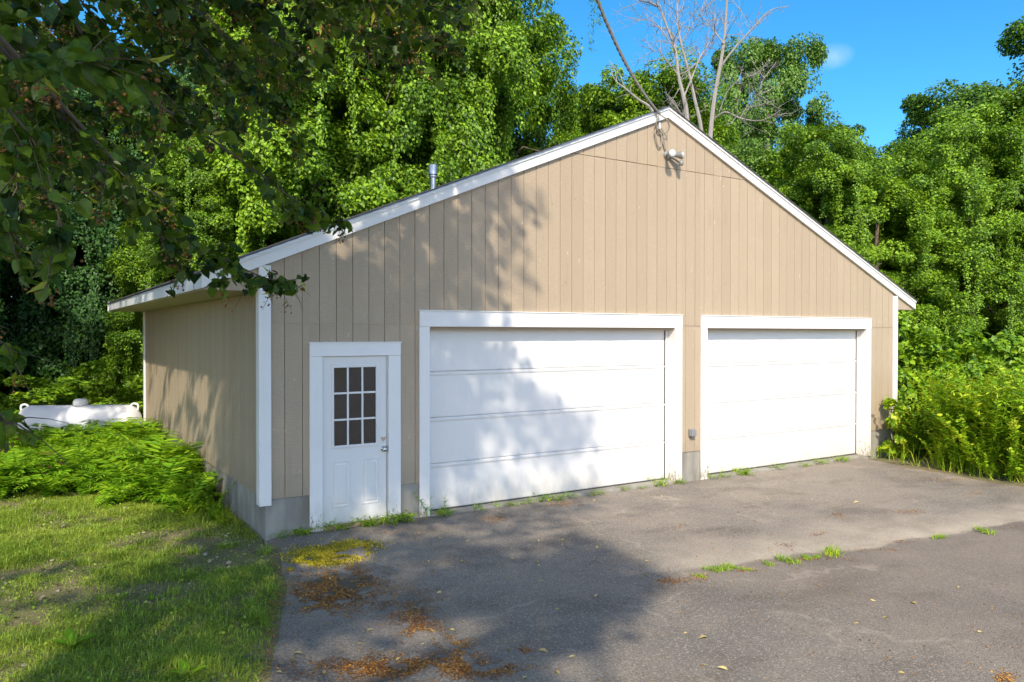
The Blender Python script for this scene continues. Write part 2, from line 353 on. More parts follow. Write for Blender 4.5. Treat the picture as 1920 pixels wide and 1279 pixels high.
def lawnz(x, y):
    k = np.clip((edgeL(np.minimum(y, -.01))-x-.02)/.5, 0, 1)*np.clip((-x-.0)/.4, 0, 1)
    return gz(x, y)-.022+k*(.05*(fbm(x*.9, y*.9, 3)-.5)+.012)
gx, gy = axis(-240, 260, -5, 15, .22), axis(-160, 300, -9, 12, .22)
X, Y = np.meshgrid(gx, gy); Z = lawnz(X, Y)-.03*(X > 0)*(Y > 0)
nx, ny = len(gx), len(gy); I = np.arange(nx*ny).reshape(ny, nx)
fq = np.stack([I[:-1, :-1], I[:-1, 1:], I[1:, 1:], I[1:, :-1]], -1).reshape(-1, 4)
tag(link('ground', mesh_np('ground', np.stack([X, Y, Z], -1).reshape(-1, 3), [fq], True), None, M['soil']), 'bare soil and thin turf around the garage', 'ground', kind='structure')

def seam_y(x): return -2.84-.15*x
ys = np.concatenate([np.linspace(.22, -9, 110), np.linspace(-9.6, -38, 24)]); S = np.linspace(0, 1, 100)
Yd = np.repeat(ys[:, None], 100, 1); Xl = edgeL(np.minimum(Yd, -.0)); Xr = edgeR(np.minimum(Yd, 0)); Xd = Xl+(Xr-Xl)*S
Zd = gz(Xd, Yd)+.022*(fbm(Xd*.7, Yd*.7, 11)-.5)*np.clip(-Yd*2, 0, 1)+.012*(fbm(Xd*2.5, Yd*2.5, 12)-.5)*np.clip(-Yd*2, 0, 1)
sdist = Yd-seam_y(Xd); Zd -= .016*np.exp(-(sdist/.16)**2)*np.clip((Xd-2.5)/1.5, 0, 1)
skirt = np.minimum(np.minimum(S, 1-S)*60, 1); Zd -= (1-skirt[None, :])*.03
nyd = len(ys); I = np.arange(nyd*100).reshape(nyd, 100)
fq = np.stack([I[:-1, :-1], I[1:, :-1], I[1:, 1:], I[:-1, 1:]], -1).reshape(-1, 4)
drive = tag(link('driveway', mesh_np('driveway', np.stack([Xd, Yd, Zd], -1).reshape(-1, 3), [fq], True), None, M['asphalt']), 'worn grey asphalt driveway in front of the garage', 'driveway', kind='structure')

# ------------------------------------------------------------------ garage
W, DEP, CX = 12.215, 9.46, 6.107
SL = .417
def rake_bot(x): return 5.71-SL*abs(x-CX)
def roof_top(x): return 5.878-SL*abs(x-CX)
garage = empty('garage', (CX, 4.7, 0.05), 'wide beige board-sided garage with white trim, one entry door and two overhead doors', 'garage')
GO = Vector(garage.location)
def part(mb, name, mt, parent=None, **kw):
    o = mb.build(name, mt, parent or garage, **kw)
    if parent is None or parent is garage: o.location = -GO
    return o
ED = (.506, 1.646, 2.288); G1 = (1.902, 6.43, 2.682); G2 = (6.848, 11.41, 2.682)
OPEN = [ED, G1, G2]
# structural wall behind the boards, with real openings
wb = MB()
for a, c in ((0.02, ED[0]+.1), (ED[1]-.1, G1[0]+.09), (G1[1]-.09, G2[0]+.09), (G2[1]-.09, W-.02)):
    wb.box(a, c, .020, .17, .50, 2.45 if c != ED[0]+.1 else 2.45)
wb.box(ED[0]+.1, ED[1]-.1, .020, .17, 2.17, 2.45)
wb.prism([(0.02, 2.45), (W-.02, 2.45), (W-.02, rake_bot(W)+.10), (CX, rake_bot(CX)+.10), (0.02, rake_bot(0)+.10)], .020, .17)
fw = part(wb, 'front_wall', M['groove'])
# siding boards, each one its own piece
SP = .2032; g0 = .2253; GAP = .007
edges = [.03]+[g0+k*SP for k in range(60) if g0+k*SP < W-.06]+[W-.03]
bands = [(.533, 2.513), (2.5225, 4.946), (4.953, 9.)]
for za, zb in bands:
    for i in range(len(edges)-1):
        xa, xb = edges[i]+GAP/2, edges[i+1]-GAP/2
        cuts = sorted({xa, xb}|{q for o_ in OPEN for q in o_[:2] if xa < q < xb})
        for p, q in zip(cuts, cuts[1:]):
            if q-p < .012: continue
            mid_, lo = (p+q)/2, za
            for o_ in OPEN:
                if o_[0] < mid_ < o_[1]: lo = max(lo, o_[2]+.0)
            tp, tq = min(zb, rake_bot(p)+.05), min(zb, rake_bot(q)+.05)
            if min(tp, tq)-lo < .02: continue
            y0 = random.uniform(-.0015, .0015)+(-.004 if za > 4.9 else 0)
            lo2 = lo+(0 if za < 4.9 else random.uniform(-.004, .003))
            poly = [(p, lo2), (q, lo2), (q, tq)]+([(CX, min(zb, rake_bot(CX)+.05))] if p < CX < q else [])+[(p, tp)]
            mb = MB().prism([(x-CX+CX, z) for x, z in poly], y0, .018)
            o = mb.build('siding_board', M['siding'], fw)
# thin drip flashing over the lower course
part(MB().box(.07, 1.9, -.006, .019, 2.5135, 2.5215).box(11.41, 12.13, -.004, .019, 2.5135, 2.5195).box(6.43, 6.848, -.004, .019, 2.5135, 2.5195), 'seam_flashing', M['soffit'])
# left wall
lwall = part(MB().box(.020, .16, .171, DEP-.02, .50, 2.99), 'left_wall', M['groove'])
le = [.02+.02]+[.28+k*SP for k in range(60) if .28+k*SP < DEP-.05]+[DEP-.03]
for i in range(len(le)-1):
    a, c = le[i]+.003, le[i+1]-.003
    x0 = random.uniform(-.001, .001)
    MB().box(x0, .018, a, c, .533, 2.868).build('siding_board', M['siding'], lwall)
part(MB().box(W-.16, W, .171, DEP-.16, .50, 2.99), 'right_wall', M['siding'])
part(MB().prism([(.161, .5), (W, .5), (W, rake_bot(W)), (CX, rake_bot(CX)), (.161, rake_bot(.161))], DEP-.15, DEP-.01), 'rear_wall', M['siding'])
# foundation
for a, c in ((.012, ED[0]+.05), (ED[1]-.05, G1[0]+.05), (G1[1]-.05, G2[0]+.05), (G2[1]-.05, W-.012)): part(MB().box(a, c, .012, .19, -.25, .531), 'foundation', M['concrete'], bevel=.006)
for a, c in ((.192, .72), (.726, 3.4), (3.406, 6.4), (6.406, DEP-.02)): part(MB().box(.012, .19, a, c, -.25, .529), 'foundation', M['concrete'], bevel=.004)
part(MB().box(W-.19, W-.012, .192, DEP-.02, -.25, .529), 'foundation', M['concrete']); part(MB().box(.192, W-.192, DEP-.2, DEP-.022, -.25, .529), 'foundation', M['concrete'])
for a, c in ((ED[0]+.06, ED[1]-.06), (G1[0]+.06, G1[1]-.06), (G2[0]+.06, G2[1]-.06)):
    g_ = float(gz((a+c)/2, 0)); part(MB().box(a, c, -.015, .5, -.2, g_+.034), 'door_sill', M['concrete'], bevel=.006)
# trim: corner boards
part(MB().box(-.066, .068, -.028, -.004, .470, rake_bot(0.0)-.002), 'corner_board', M['trim'], bevel=.003)
part(MB().box(-.066, -.003, -.0035, .105, .474, 2.93), 'corner_board', M['trim'], bevel=.003)
part(MB().box(W-.075, W+.075, -.028, -.004, .495, rake_bot(W+.06)-.002), 'corner_board', M['trim'], bevel=.003)
part(MB().box(W+.003, W+.075, -.0035, .10, .495, 2.86), 'corner_board', M['trim'], bevel=.003)
part(MB().box(-.035, -.003, DEP-.1, DEP+.03, .50, 2.866), 'corner_board', M['trim'], bevel=.003)
# rake boards, strips, roof
EAV = .665; XL, XR = -EAV, W+EAV; YF, YB = -.045, 9.80
def slope(s, off0, off1, y0, y1, xe=None):               # board following the roof slope; offsets measured from rake bottom
    xe = (XL if s < 0 else XR) if xe is None else xe
    pts = [(xe, rake_bot(xe)+off0), (CX, rake_bot(CX)+off0), (CX, rake_bot(CX)+off1), (xe, rake_bot(xe)+off1)]
    return MB().prism(pts if s < 0 else [pts[1], pts[0], pts[3], pts[2]], y0, y1)
for s in (-1, 1):
    part(slope(s, 0, .128, YF, -.005), 'rake_board', M['trim'], bevel=.002)
    part(slope(s, .125, .158, YF-.018, YF+.001), 'rake_strip', M['trim'], bevel=.002)
    part(slope(s, .159, .166, YF-.026, YF+.03, (XL if s < 0 else XR)+s*.02), 'drip_edge', M['metal'])
    part(slope(s, 0, .128, DEP+.005, DEP+.045), 'rake_board', M['trim'], bevel=.002)
    # shingle courses: lapped strips climbing the slope
    rb = MB(); ncr = 46; xe = (XL if s < 0 else XR)+s*.025
    for k in range(ncr):
        xa, xb = xe+(CX-xe)*k/ncr, xe+(CX-xe)*(k+1.15)/ncr
        if (xb-CX)*s < 0: xb = CX
        za, zb = rake_bot(xa)+.172, rake_bot(xb)+.167
        pl = [(xa, za-.006), (xb, zb-.004), (xb, zb+.001), (xa, za+.005)]
        rb.prism(pl if s < 0 else pl[::-1], -.085+random.uniform(-.004, .004), YB+.03)
    part(rb, 'roof_shingles', M['shingle'])
    part(slope(s, .06, .158, .0, DEP+.0, (XL if s < 0 else XR)-s*.05), 'roof_deck', M['soffit'])
    # eave: fascia, soffit, end return
    xe = XL if s < 0 else XR; zt = rake_bot(xe)
    if s < 0:
        part(MB().box(xe, xe+.028, -.004, YB, zt, zt+.150), 'fascia', M['fascia'], bevel=.002)
        part(MB().box(xe+.03, .017, -.003, YB, 2.872, 2.892), 'soffit', M['soffit'])
        part(MB().prism([(xe+.03, 2.893), (-.068, 2.893), (-.068, rake_bot(-.068)+.05), (xe+.03, rake_bot(xe+.03)+.05)], -.003, .012), 'eave_return', M['soffit'])
        part(MB().box(xe-.012, xe+.16, YB, YB+.03, zt-.012, zt+.19), 'fascia_end', M['trim'])
    else:
        part(MB().box(xe-.028, xe, -.004, YB, zt, zt+.150), 'fascia', M['fascia'], bevel=.002)
        part(MB().box(W+.002, xe-.03, -.003, YB, 2.872, 2.892), 'soffit', M['soffit'])
        part(MB().prism([(W+.077, 2.893), (xe-.03, 2.893), (xe-.03, rake_bot(xe-.03)+.05), (W+.077, rake_bot(W+.077)+.05)], -.003, .012), 'eave_return', M['soffit'])
# casings
def casing(o_, wl_, wr_, hh, zbot, yf=-.026):
    a, c, t = o_
    part(MB().box(a, c, yf-.004, -.001, t-hh, t), 'casing_board', M['trim'], bevel=.003)
    part(MB().box(a-.006, c+.006, yf-.016, -.001, t+.0005, t+.012), 'drip_cap', M['trim'])
    part(MB().box(a, a+wl_, yf, -.001, zbot, t-hh-.001), 'casing_board', M['trim'], bevel=.003)
    part(MB().box(c-wr_, c, yf, -.001, zbot, t-hh-.001), 'casing_board', M['trim'], bevel=.003)
casing(ED, .152, .160, .155, .105); casing(G1, .142, .150, .196, .098); casing(G2, .142, .150, .196, .065)
# overhead doors
for (a, c, t), zb_ in ((G1, .125), (G2, .10)):
    xa, xb, zt = a+.142, c-.150, t-.196; D0 = .165
    jb = MB().box(xa-.03, xa-.0005, .000, .30, zb_-.02, zt).box(xb+.0005, xb+.03, .000, .30, zb_-.02, zt).box(xa-.03, xb+.03, .000, .30, zt+.0005, zt+.03)
    part(jb, 'door_jamb', M['trim'])
    st = MB().box(xb-.045, xb, D0-.022, D0-.001, zb_, zt).box(xa, xa+.03, D0-.022, D0-.001, zb_, zt).box(xa+.03, xb-.045, D0-.022, D0-.001, zt-.022, zt)
    part(st, 'stop_moulding', M['door'])
    part(MB().box(xb-.056, xb-.0455, D0-.014, D0-.001, zb_, zt-.023), 'weatherstrip', M['seal'])
    dr = part(MB().box(xa+.002, xb-.002, D0+.034, D0+.05, zb_, zt+.02), 'garage_door', M['door'])
    h = (zt+.02-zb_)/4
    for k in range(4):                                    # four sections with a rounded lip along the top of each
        z0, z1 = zb_+k*h+.0025, zb_+(k+1)*h-.0025
        nseg = 40; prof = [(D0+.030, z0), (D0+.004, z0+.001), (D0, z0+.010), (D0, z1-.056), (D0-.006, z1-.050), (D0-.013, z1-.032), (D0-.012, z1-.017), (D0+.002, z1-.007), (D0+.010, z1), (D0+.030, z1)]
        V, Fc = [], []
        for i in range(nseg+1):
            x = xa+.006+(xb-xa-.012)*i/nseg
            for j, (y, z) in enumerate(prof):
                wv_ = .0022*math.sin(i*.7+k*2.1)+.002*math.sin(i*1.9+k)
                V.append((x, y+(wv_ if 1 <= j <= 8 else 0), z))
        m_ = len(prof)
        for i in range(nseg):
            for j in range(m_-1): Fc.append((i*m_+j, (i+1)*m_+j, (i+1)*m_+j+1, i*m_+j+1))
        Fc.append(tuple(range(m_-1, -1, -1))); Fc.append(tuple(nseg*m_+j for j in range(m_)))
        MB().add(V, Fc).build('door_panel', M['door'], dr, smooth=False)
    part(MB().box(xa+.01, xb-.01, D0-.004, D0+.03, zb_-.022, zb_+.001), 'bottom_seal', M['seal'])
# entry door
xa, xb, za, zb = .660, 1.484, .150, 2.131
part(MB().box(xa-.03, xa-.0005, -.0005, .14, za-.03, zb+.03).box(xb+.0005, xb+.03, -.0005, .14, za-.03, zb+.03).box(xa, xb, -.0005, .14, zb+.0005, zb+.03), 'door_jamb', M['trim'])
part(MB().box(xb-.016, xb-.0006, .010, .045, za, zb), 'weatherstrip', M['metal'])
part(MB().box(xa, xb, -.02, .12, za-.05, za-.004), 'threshold', simple('worn_wood_threshold', (.30, .21, .12), .8))
x0, x1, y0, y1 = xa+.004, xb-.018, .012, .052
gx0, gx1, gz0, gz1 = .775, 1.365, 1.045, 2.028           # light frame
# slab built as a face grid with the panes cut out and two raised panels
sb = MB()
ox0, ox1, oz0, oz1 = gx0+.03, gx1-.03, gz0+.03, gz1-.03
sb.box(x0, ox0, y0, y1, za, zb-.003).box(ox1, x1, y0, y1, za, zb-.003).box(ox0, ox1, y0, y1, oz1, zb-.003).box(ox0, ox1, y0, y1, za, oz0)
door = part(sb, 'entry_door', M['door'])
for px0, px1 in ((.783, 1.004), (1.156, 1.368)):          # raised panels with moulded edge
    pz0, pz1 = .345, .900; pm = MB()
    rings = [(0, .0), (.004, -.006), (.016, -.007), (.026, .003), (.034, .003), (.052, -.006)]
    V, Fc = [], []
    for ins, dy in rings:
        V += [(px0+ins, y0+dy, pz0+ins), (px1-ins, y0+dy, pz0+ins), (px1-ins, y0+dy, pz1-ins), (px0+ins, y0+dy, pz1-ins)]
    for i in range(len(rings)-1):
        for k in range(4): Fc.append((i*4+k, i*4+(k+1) % 4, i*4+4+(k+1) % 4, i*4+4+k))
    e = (len(rings)-1)*4; Fc.append((e, e+1, e+2, e+3)); pm.add(V, Fc); pm.build('raised_panel', M['door'], door)
lf = MB()
for q in ((gx0, gx0+.032, gz0, gz1), (gx1-.032, gx1, gz0, gz1), (gx0+.032, gx1-.032, gz0, gz0+.032), (gx0+.032, gx1-.032, gz1-.032, gz1)): lf.box(q[0], q[1], y0-.011, y0+.004, q[2], q[3])
lf.build('window_frame', M['door'], door, bevel=.004)
pw, ph = (gx1-gx0-.064-2*.022)/3, (gz1-gz0-.064-2*.022)/3
for i in range(2):
    q = gx0+.032+pw*(i+1)+.022*i; MB().box(q, q+.022, y0-.003, y0+.008, gz0+.033, gz1-.033).build('muntin', M['door'], door)
    q = gz0+.032+ph*(i+1)+.022*i; MB().box(gx0+.033, gx1-.033, y0-.0015, y0+.0075, q, q+.022).build('muntin', M['door'], door)
for i in range(3):
    for k in range(3):
        a, c = gx0+.032+i*(pw+.022), gz0+.032+k*(ph+.022)
        t1, t2 = random.uniform(-.004, .004), random.uniform(-.005, .005); xa_, xb_, za_, zb2 = a-.003, a+pw+.003, c-.003, c+ph+.003
        vs = [(x_, y0+.012+t1*(x_-a)/pw+t2*(z_-c)/ph+dy_, z_) for dy_ in (0, .004) for x_, z_ in ((xa_, za_), (xb_, za_), (xb_, zb2), (xa_, zb2))]
        MB().add(vs, [(0, 1, 2, 3), (7, 6, 5, 4), (0, 4, 5, 1), (1, 5, 6, 2), (2, 6, 7, 3), (3, 7, 4, 0)]).build('pane', M['glass'], door)
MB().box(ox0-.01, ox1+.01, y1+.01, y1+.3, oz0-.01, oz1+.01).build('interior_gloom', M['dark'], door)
kx, kz = 1.430, .993
MB().lathe([(.034, 0), (.034, .006), (.014, .010), (.012, .030), (.026, .040), (.030, .054), (.024, .066), (.010, .070)], (kx, y0, kz), 'y', 18).build('door_knob', M['chrome'], door, smooth=True)
hv = []
for i in range(24):
    w = 2*math.pi*i/24; hv.append((.0021*16*math.sin(w)**3, .0021*(13*math.cos(w)-5*math.cos(2*w)-2*math.cos(3*w)-math.cos(4*w))))
MB().prism([(kx-.002+a, 1.118+c) for a, c in hv[::-1]], y0-.012, y0).build('deadbolt_plate', M['chrome'], door)
MB().box(xb-.017, xb-.002, .004, .012, kz-.035, kz+.035).build('strike_plate', M['seal'], door)
for z in (.42, 1.06, 1.80): MB().tube([(xa+.001, y0-.006, z-.05), (xa+.001, y0-.006, z+.05)], .008, 8).build('hinge', M['chrome'], door)
# vent pipe through the roof
vy = 2.6; b0 = ony(812, 372, vy); b1 = ony(812, 330, vy); b2 = ony(812, 309, vy)
px_, pb = float(b0[0]), rake_bot(float(b0[0]))+.1
vp = MB().lathe([(.047, 0), (.047, b1[2]-pb+.02)], (px_, vy, pb), 'z', 18)
vpo = part(vp, 'vent_pipe', M['metal'], smooth=False)
cp = MB(); hc = b2[2]-b1[2]
cp.lathe([(.052, -.03), (.072, -.02), (.072, 0), (.052, .005)], (px_, vy, b1[2]), 'z', 18).lathe([(.076, 0), (.076, hc*.85), (.072, hc*.85), (.072, 0)], (px_, vy, b1[2]+.02), 'z', 18).lathe([(.076, 0), (.05, .02), (.001, .022)], (px_, vy, b1[2]+hc*.86), 'z', 18)
cp.build('vent_cap', M['metal'], vpo)

# ------------------------------------------------------------------ things on the wall
def outlet():
    t = empty('outlet_box', (6.64, 0, .835), 'small grey weatherproof outlet box between the two overhead doors', 'outlet')
    MB().box(-.058, .058, -.055, .002, -.055, .055).build('box_body', M['greybox'], t, bevel=.006)
    MB().box(-.048, .05, -.082, -.0555, -.052, .048).build('hinged_cover', M['greybox'], t, bevel=.006)
    MB().tube([(0, -.02, -.055), (0, -.02, -.085)], .018, 8).build('conduit_stub', M['greybox'], t)
outlet()
fl = empty('flood_light', (6.10, 0, 5.14), 'twin bulb flood light fixed under the gable peak', 'flood light')
MB().lathe([(.062, 0), (.062, .028), (.05, .045), (.02, .05)], (0, 0, 0), 'y', 18).build('junction_box', M['lamp'], fl, smooth=False)
def bulb(base, d, ln_, nm):
    d = Vector(d).normalized(); base = Vector(base); q = d.to_track_quat('Z', 'Y').to_matrix()
    def pl(prof, mt, name):
        mb = MB().lathe(prof, (0, 0, 0), 'z', 20); mb.v = [tuple(base+q@Vector(p)) for p in mb.v]; return mb.build(name, mt, fl, smooth=True)
    pl([(.018, 0), (.022, .02), (.022, .05), (.030, .06)], M['seal'], 'lamp_holder')
    pl([(.030, .058), (.034, .09), (.060, .16), (.064, .185), (.062, .19)], M['lamp'], 'reflector_bulb')
    pl([(.061, .188), (.050, .202), (.02, .21), (.001, .211)], M['bulb'], 'lens')
bulb((-.03, -.05, -.02), (-.30, -.9, -.02), .2, 'a'); bulb((.04, -.05, .0), (.62, -.75, -.08), .2, 'b')
ms_ = MB().tube([(.03, -.045, -.03), (.10, -.09, -.07), (.15, -.13, -.12)], .014, 8); ms_.build('sensor_arm', M['seal'], fl)
MB().lathe([(.010, -.02), (.034, -.01), (.036, .04), (.030, .055), (.004, .058)], (.17, -.15, -.15), 'z', 14).build('motion_sensor', M['lamp'], fl, smooth=True)

cable = empty('service_cable', tuple(ony(1237, 214, -.10)), 'grey overhead electric cable running from gable peak up into the sky', 'cable')
co_ = Vector(cable.location)
cp_ = [P(1237, 214, (ony(1237, 214, -.10)-CAM)@F3)]
D0 = float((cp_[0]-CAM)@F3)
for u, v, k in ((1213, 184, .985), (1185, 141, .965), (1152, 76, .94), (1119, -4, .91), (1070, -150, .87), (1000, -420, .82), (900, -800, .78)): cp_.append(P(u, v, D0*k))
def smooth_path(pts, n=6):
    pts = [Vector(p) for p in pts]; out = []
    for i in range(len(pts)-1):
        p0, p1, p2, p3 = pts[max(i-1, 0)], pts[i], pts[i+1], pts[min(i+2, len(pts)-1)]
        for k in range(n):
            t = k/n; out.append(.5*((2*p1)+(p2-p0)*t+(2*p0-5*p1+4*p2-p3)*t*t+(3*p1-p0-3*p2+p3)*t**3))
    out.append(pts[-1]); return out
path = smooth_path(cp_, 8)
def off(pts, o_): return [p-co_+Vector(o_) for p in pts]
tw = []
for k in range(3):                                        # three twisted strands
    s_ = []
    for i, p in enumerate(smooth_path(cp_, 40)): w = i*.35+k*2.094; s_.append(p-co_+Vector((math.cos(w)*.018, math.sin(w)*.008, math.sin(w)*.018))*min(1, .35+i/90))
    MB().tube(s_, .016, 6).build('strand', M['cable'], cable)
a_ = co_
def wire(uvs, rad=.011, y=-.05):
    pts = [Vector(ony(u, v, yy))-a_ for u, v, yy in uvs]; MB().tube(smooth_path(pts, 6), rad, 6).build('drip_wire', M['rope'], cable)
wire(((1236, 214, -.1), (1250, 224, -.16), (1255, 236, -.14), (1252, 246, -.10), (1243, 249, -.06), (1238, 243, -.04), (1237, 234, -.03)))
wire(((1236, 215, -.1), (1231, 226, -.10), (1231, 240, -.06), (1236, 250, -.03), (1242, 254, -.03)))
wire(((1234, 240, -.03), (1228, 247, -.05), (1231, 262, -.05), (1234, 274, -.04), (1238, 276, -.03), (1241, 266, -.03), (1239, 250, -.03)))
wire(((1238, 248, -.03), (1242, 262, -.03), (1247, 280, -.03)), .012); wire(((1241, 248, -.03), (1245, 262, -.03), (1249, 280, -.03)), .009)
MB().lathe([(.018, -.05), (.022, -.02), (.018, .05)], tuple(Vector(ony(1237, 236, -.03))-a_), 'z', 10).build('cable_anchor', M['bulb'], cable)

# ------------------------------------------------------------------ propane tank
tp = P(150, 790, 16.4)
tank = empty('propane_tank', (tp[0], tp[1], float(gz(0, 0))-.03), 'white horizontal propane tank lying among ferns behind the garage', 'tank'); tank.rotation_euler.z = -YAW+.10
TR, TL = .39, 1.24
prof = [(.001, -TL)]+[(TR*math.sin(a), -TL+.28*(1-math.cos(a))) for a in (.2, .4, .6, .85, 1.1, 1.35, 1.5708)]
prof += [(TR, 0)]+[(r_, -h) for r_, h in prof[::-1]]
MB().lathe(prof, (0, 0, .43), 'x', 36).build('tank_shell', M['tank'], tank, smooth=True)
MB().lathe([(.150, 0), (.152, .05), (.148, .09), (.13, .125), (.09, .147), (.03, .152)], (.02, 0, .805), 'z', 28).build('dome_lid', M['lid'], tank, smooth=True)
MB().lathe([(.158, 0), (.158, .018)], (.02, 0, .802), 'z', 28).build('lid_rim', M['metal'], tank)
for s in (-1, 1):
    lg = [(s*(TL-.07), 0, .70), (s*(TL-.06), 0, .79), (s*(TL-.09), 0, .83), (s*(TL-.15), 0, .84), (s*(TL-.20), 0, .81), (s*(TL-.20), 0, .74)]
    MB().tube(smooth_path(lg, 4), .022, 8).build('lifting_lug', M['tank'], tank)
    for t in (-1, 1): MB().box(s*.72-.04, s*.72+.04, t*.2-.03, t*.2+.03, -.02, .16).build('tank_foot', M['tank'], tank)

# ------------------------------------------------------------------ foliage engines
def norm(a): return a/np.maximum(np.linalg.norm(a, axis=1, keepdims=True), 1e-9)
def rot_from(nrm, tip):
    """frames with z=normal, y=tip direction"""
    z = norm(nrm); y = tip-z*(tip*z).sum(1, keepdims=True); y = norm(y); x = np.cross(y, z); return np.stack([x, y, z], -1)
DIAMOND = (np.array([(0, 0, 0), (.36, .42, .05), (0, 1, -.06), (-.36, .42, .05)], float), [np.array([[0, 1, 2, 3]])])
OVAL = (np.array([(0, 0, 0), (.30, .22, .05), (.34, .55, .05), (0, 1, -.10), (-.34, .55, .05), (-.30, .22, .05), (0, .5, -.02)], float),
        [np.array([[0, 1, 2, 6], [6, 2, 3, 4], [0, 6, 4, 5]])])
LANCE = (np.array([(0, 0, 0), (.12, .35, .02), (0, 1, -.12), (-.12, .35, .02)], float), [np.array([[0, 1, 2, 3]])])
hx = [(0, .06), (.16, -.03), (.36, .02), (.47, .20), (.47, .42), (.36, .66), (.18, .86)]
HV = [(0, .06, 0), (0, .35, -.03), (0, .66, -.07), (0, 1.06, -.20)]
for s in (1, -1): HV += [(s*x, y, .16*abs(x)-.14*y*y) for x, y in hx[1:]]
def hf(o, s):
    q = [(0, o+0, o+1, 1), (o+1, o+2, o+3, 1), (1, o+3, o+4, 2), (2, o+4, o+5, 3)]
    return [f if s > 0 else f[::-1] for f in q]
HEART = (np.array(HV, float), [np.array(hf(4, 1)+hf(10, -1))])
def bake(T, C, Rm, s):
    V, Fs = T; s = np.asarray(s).reshape(-1, 1, 1)
    out = np.einsum('nij,mj->nmi', Rm, V)*s+C[:, None, :]
    offs = (np.arange(len(C))*len(V))[:, None, None]
    return out.reshape(-1, 3), [(f[None]+offs).reshape(-1, f.shape[1]) for f in Fs]
def foliage(name, T, C, Rm, s):
    V, Fs = bake(T, C, Rm, s); return mesh_np(name, V, Fs)
def unit(n, rng): return norm(rng.normal(size=(n, 3)))

def crown_mesh(name, seed, h, r, z0, nclump, nleaf, size, strands=0, prof=None, flat=.92, T=DIAMOND, open_=.0):
    """clumps of leaves spread through an uneven crown; strands are hanging vines"""
    rng = np.random.default_rng(seed); Cs, Ns, Ts, Ss = [], [], [], []
    prof = prof or (lambda t: math.sin(math.pi*min(1, max(0, .08+.9*t)))**.6)
    lob = [(rng.uniform(0, 6.28), rng.uniform(0, 1), rng.uniform(.15, .4)) for _ in range(9)]
    cl = []; limbs = []
    nl = max(7, int(nclump/7.5))
    for j in range(nl):
        t = (j+rng.random())/nl; t = t**.9; w = j*2.4+rng.normal()*.5; rr = r*prof(t)
        for lw, lt, la in lob: rr *= 1+la*(math.exp(-((t-lt)/.16)**2)*(max(0, math.cos(w-lw))**3)-.12)
        q = (rng.random()**.30)*(1-open_*rng.random()); limbs.append((math.cos(w)*rr*q, math.sin(w)*rr*q, z0+(h-z0)*t, q))
    for _ in range(nclump):
        lx, ly, lz, q = limbs[rng.integers(nl)]; g_ = rng.normal(size=3)*np.array([.60, .60, .62])*r/3.3*(.35 if h < 3 else 1)
        cl.append((lx+g_[0], ly+g_[1], min(h, max(z0*.5, lz+g_[2])), q))
    for cx, cy, cz, q in cl:
        k = int(nleaf/nclump*rng.uniform(.5, 1.5)); R = rng.uniform(.26, .62)*r/3.3
        d = unit(k, rng); rad = R*rng.uniform(.35, 1.05, k)**.6
        p = d*rad[:, None]*np.array([1.15, 1.15, flat]); out = norm(np.stack([np.full(k, cx), np.full(k, cy), np.full(k, .35*r)], -1)+1e-3)
        Cs.append(p+np.array([cx, cy, cz])); nn_ = d*.40+np.array([0, 0, .40])+out*.55+rng.normal(size=(k, 3))*.50
        Ns.append(nn_); Ts.append(d*.6+out*.5+np.array([0, 0, -.35])+rng.normal(size=(k, 3))*.6); Ss.append(size*rng.uniform(.45, 1.5, k))
    for _ in range(strands):
        cx, cy, cz, q = cl[rng.integers(len(cl))]; sc = 1.04/max(q, .5); cx, cy = cx*sc, cy*sc
        L_ = min(rng.uniform(.8, 3.2)*r/3.3, cz-z0*.3); k = int(L_*85); t = rng.random(k)
        wob_ = rng.uniform(-.25, .25, 2)
        p = np.stack([cx+wob_[0]*t+rng.normal(size=k)*.07, cy+wob_[1]*t+rng.normal(size=k)*.07, cz-L_*t], -1)
        o2 = norm(np.array([[cx, cy, .0]])+1e-4).repeat(k, 0)
        Cs.append(p); Ns.append(o2*.8+np.array([0, 0, .4])+rng.normal(size=(k, 3))*.35); Ts.append(np.array([0, 0, -1.])+o2*.3+rng.normal(size=(k, 3))*.3); Ss.append(size*rng.uniform(.6, 1.05, k))
    C = np.concatenate(Cs); keep = C[:, 2] > .03; C = C[keep]
    Rm = rot_from(np.concatenate(Ns)[keep], np.concatenate(Ts)[keep]); return foliage(name, T, C, Rm, np.concatenate(Ss)[keep])
def trunk_mesh(name, seed, h, r0, nb, spread, r1=.3):
    rng = np.random.default_rng(seed); mb = MB(); pts = []; x = y = 0
    for i in range(8):
        pts.append((x, y, -.15+h*i/7)); x += rng.normal()*.12; y += rng.normal()*.12
    mb.tube(pts, [r0*(1.35 if i == 0 else 1)*(1-(1-r1)*i/7) for i in range(8)], 9)
    for _ in range(nb):
        t = rng.uniform(.25, .95); i = t*7; a = Vector(pts[int(i)]); b_ = Vector(pts[min(7, int(i)+1)]); p = a.lerp(b_, i-int(i))
        w = rng.uniform(0, 6.28); L_ = spread*rng.uniform(.5, 1)*(1.1-t*.5); d = Vector((math.cos(w), math.sin(w), rng.uniform(.3, .9))).normalized()
        q = [p+d*L_*k/4+Vector((rng.normal(), rng.normal(), rng.normal()))*.06*k for k in range(5)]; rr = r0*(1-.65*t)*.5
        mb.tube(q, [rr*(1-.2*k) for k in range(5)], 6)
    return mb.mesh(name, True)
TYPES = {}
pv = lambda t: .55+.45*math.sin(math.pi*min(1, .15+.8*t)) if t < .85 else .95-3.6*(t-.85)
